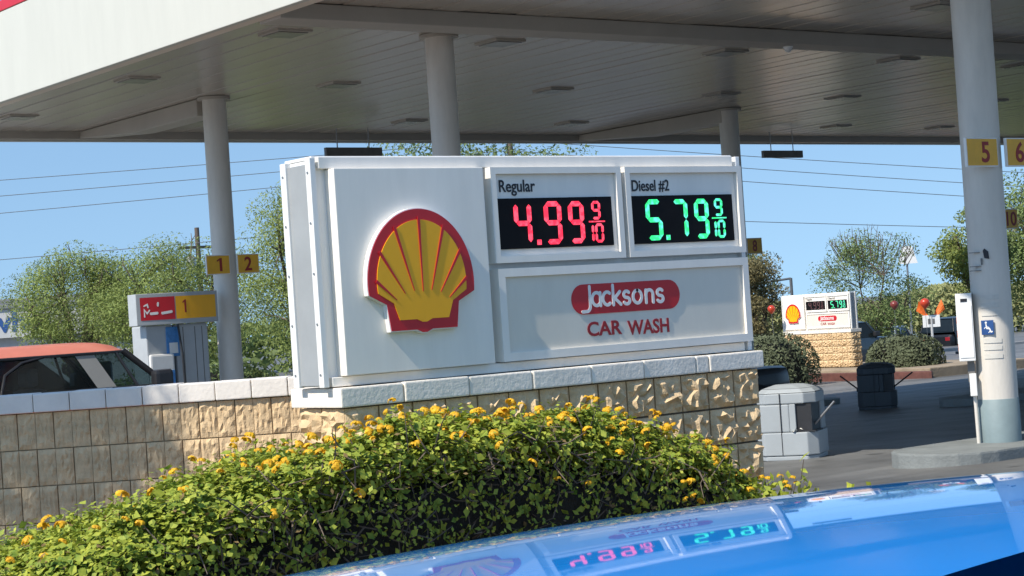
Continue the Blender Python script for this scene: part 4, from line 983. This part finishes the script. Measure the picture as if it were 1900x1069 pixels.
# ------------------------------------------------------------------ overhead cables, poles, street furniture
def cable(pts, label, sag=.4, r_=.013):
    P3 = []
    for a_, b_ in zip(pts[:-1], pts[1:]):
        a_, b_ = Vector(a_), Vector(b_)
        for i in range(10):
            t = i / 10; P3.append(a_.lerp(b_, t) - Vector((0, 0, sag * 4 * t * (1 - t))))
    P3.append(Vector(pts[-1]))
    mb = MB().tube(P3, r_, 5); o = mb.build('power_line', M['wire']); tag(o, label, 'cable', 'overhead power lines')
def ext(a_, b_, k): a_, b_ = Vector(a_), Vector(b_); return a_ + (b_ - a_) * k
mid = lambda z: (42.6, 55.3, z)
for (L0_, z1, z2, zm, nm) in (((27.5, 66.95), 7.89, 6.90, 8.0, 'top overhead power line crossing the sky'), ((27.5, 66.95), 7.30, 6.44, 7.6, 'second overhead power line from the top'), ((27.5, 66.95), 6.66, 5.94, 7.1, 'third overhead power line from the top'), ((27.5, 66.95), 4.93, 4.45, 5.25, 'lowest overhead power line crossing the sky')):
    a_ = ext(mid(zm), (L0_[0], L0_[1], z1), 2.2); b_ = ext(mid(zm), (49.7, 50.0, z2), 3.6)
    cable([a_, mid(zm), b_], nm, .12)
up_ = empty('utility_pole', (38.0, 71.5, gz(71.5)), 'timber utility pole with transformer above the left trees', 'pole')
MB().tube([(0, 0, 0), (0, 0, 7.6)], [.15, .10], 10).build('shaft', M['timber'], up_, smooth=60)
MB().box(-.9, .9, -.05, .05, 6.7, 6.82).build('crossarm', M['timber'], up_)
MB().lathe([(.05, 0), (.2, .03), (.2, .62), (.05, .7)], 14).build('transformer', M['stucco'], up_, smooth=40, loc=(-.42, -.1, 5.7))
pm_ = empty('utility_pole', (42.7, 55.4, gz(55.4)), 'timber utility pole behind the big sign carrying the cables', 'pole')
MB().tube([(0, 0, 0), (0, 0, 10.3)], [.17, .11], 10).build('shaft', M['timber'], pm_, smooth=60)
MB().box(-1.0, 1.0, -.05, .05, 9.2, 9.32).build('crossarm', M['timber'], pm_)
lp = empty('street_lamp', (54.4, 52.8, gz(52.8)), 'black angled lot lamp left of the distant sign', 'lamp')
MB().tube([(0, 0, 0), (0, 0, 3.42)], .06, 8).build('post', M['wire'], lp)
MB().tube([(0, 0, 3.40), (-.9, .7, 3.30)], .045, 8).build('arm', M['wire'], lp)
MB().box(-.25, .25, -.12, .12, -.05, .05).build('lamp_head', M['wire'], lp, loc=(-1.05, .8, 3.28), bevel=.02)
ts = empty('traffic_sign', (62.0, 53.3, gz(53.3)), 'pale traffic sign seen from behind on a thin post in the far lot', 'sign')
MB().tube([(0, 0, 0), (0, 0, 4.35)], .045, 8).build('post', M['steel'], ts)
MB().prism([(-.42, 0), (.42, 0), (.2, .75), (-.2, .75)], 0, .03, lambda p, t: (p[0], t, p[1])).build('sign_board', M['white'], ts, loc=(0, -.06, 3.75)).rotation_euler = (0, 0, wang)
def balloon(loc, r0, m, label, hgt):
    b_ = empty('balloon', loc, label, 'balloon', 'red balloons around the far lot')
    MB().lathe([(.02 * r0, -1.25 * r0), (.10 * r0, -1.15 * r0), (.45 * r0, -.85 * r0), (.85 * r0, -.35 * r0), (r0, .1 * r0), (.88 * r0, .55 * r0), (.5 * r0, .9 * r0), (.1 * r0, 1.02 * r0)], 18).build('skin', m, b_, smooth=80)
    MB().tube([(0, 0, -1.2 * r0), (.05, 0, -hgt)], .008, 5).build('string', M['wire'], b_)
balloon((40.2, 39.9, 1.13), .12, M['balloon'], 'bright red balloon left of the distant sign', 2.0)
balloon((53.8, 47.0, .9), .16, M['balloonb'], 'dark maroon balloon in front of the sparse tree', 2.4)
balloon((54.7, 46.3, .89), .185, M['balloon'], 'orange-red balloon above the orange flags', 2.4)
fs_ = empty('flag_sign', (55.0, 46.3, gz(46.3)), 'small white work sign with two orange flags on a post', 'sign')
MB().tube([(0, 0, 0), (0, 0, 1.5)], .05, 8).build('post', M['stucco'], fs_)
MB().box(-.32, .32, -.03, .03, 1.10, 1.55).build('sign_board', M['white'], fs_, bevel=.01, loc=(0, 0, 0)).rotation_euler = (0, 0, wang)
MB().box(-.14, .12, -.036, -.031, 1.22, 1.42).build('dark_mark', M['fixture'], fs_).rotation_euler = (0, 0, wang)
for s in (-1, 1):
    q = MB(); q.grid(lambda a_, b_: (s * (.08 + .34 * b_ + .12 * a_), .03 * math.sin(a_ * 4 + b_ * 3), 1.5 + .62 * b_ - .38 * a_ * b_), 4, 4)
    fo = q.build('flag', M['orange'], fs_); fo.rotation_euler = (0, 0, wang)
br = empty('barricade', (57.0, 46.4, gz(46.4)), 'orange and white striped barricade by the nearest column', 'barricade')
for k in range(5): MB().box(-.28, .28, -.05, .05, .1 + k * .26, .1 + (k + 1) * .26 - .004).build('stripe', M['orange'] if k % 2 == 0 else M['white'], br).rotation_euler = (0, 0, wang)
MB().box(-.4, .4, -.2, .2, 0, .095).build('foot', M['blackp'], br, bevel=.02)
# kerbs of the far lot
tag(MB().box(36, 90, 50.0, 50.25, gz(50) - .1, gz(50) + .10).build('lot_kerb', M['concrete']), kind='structure')
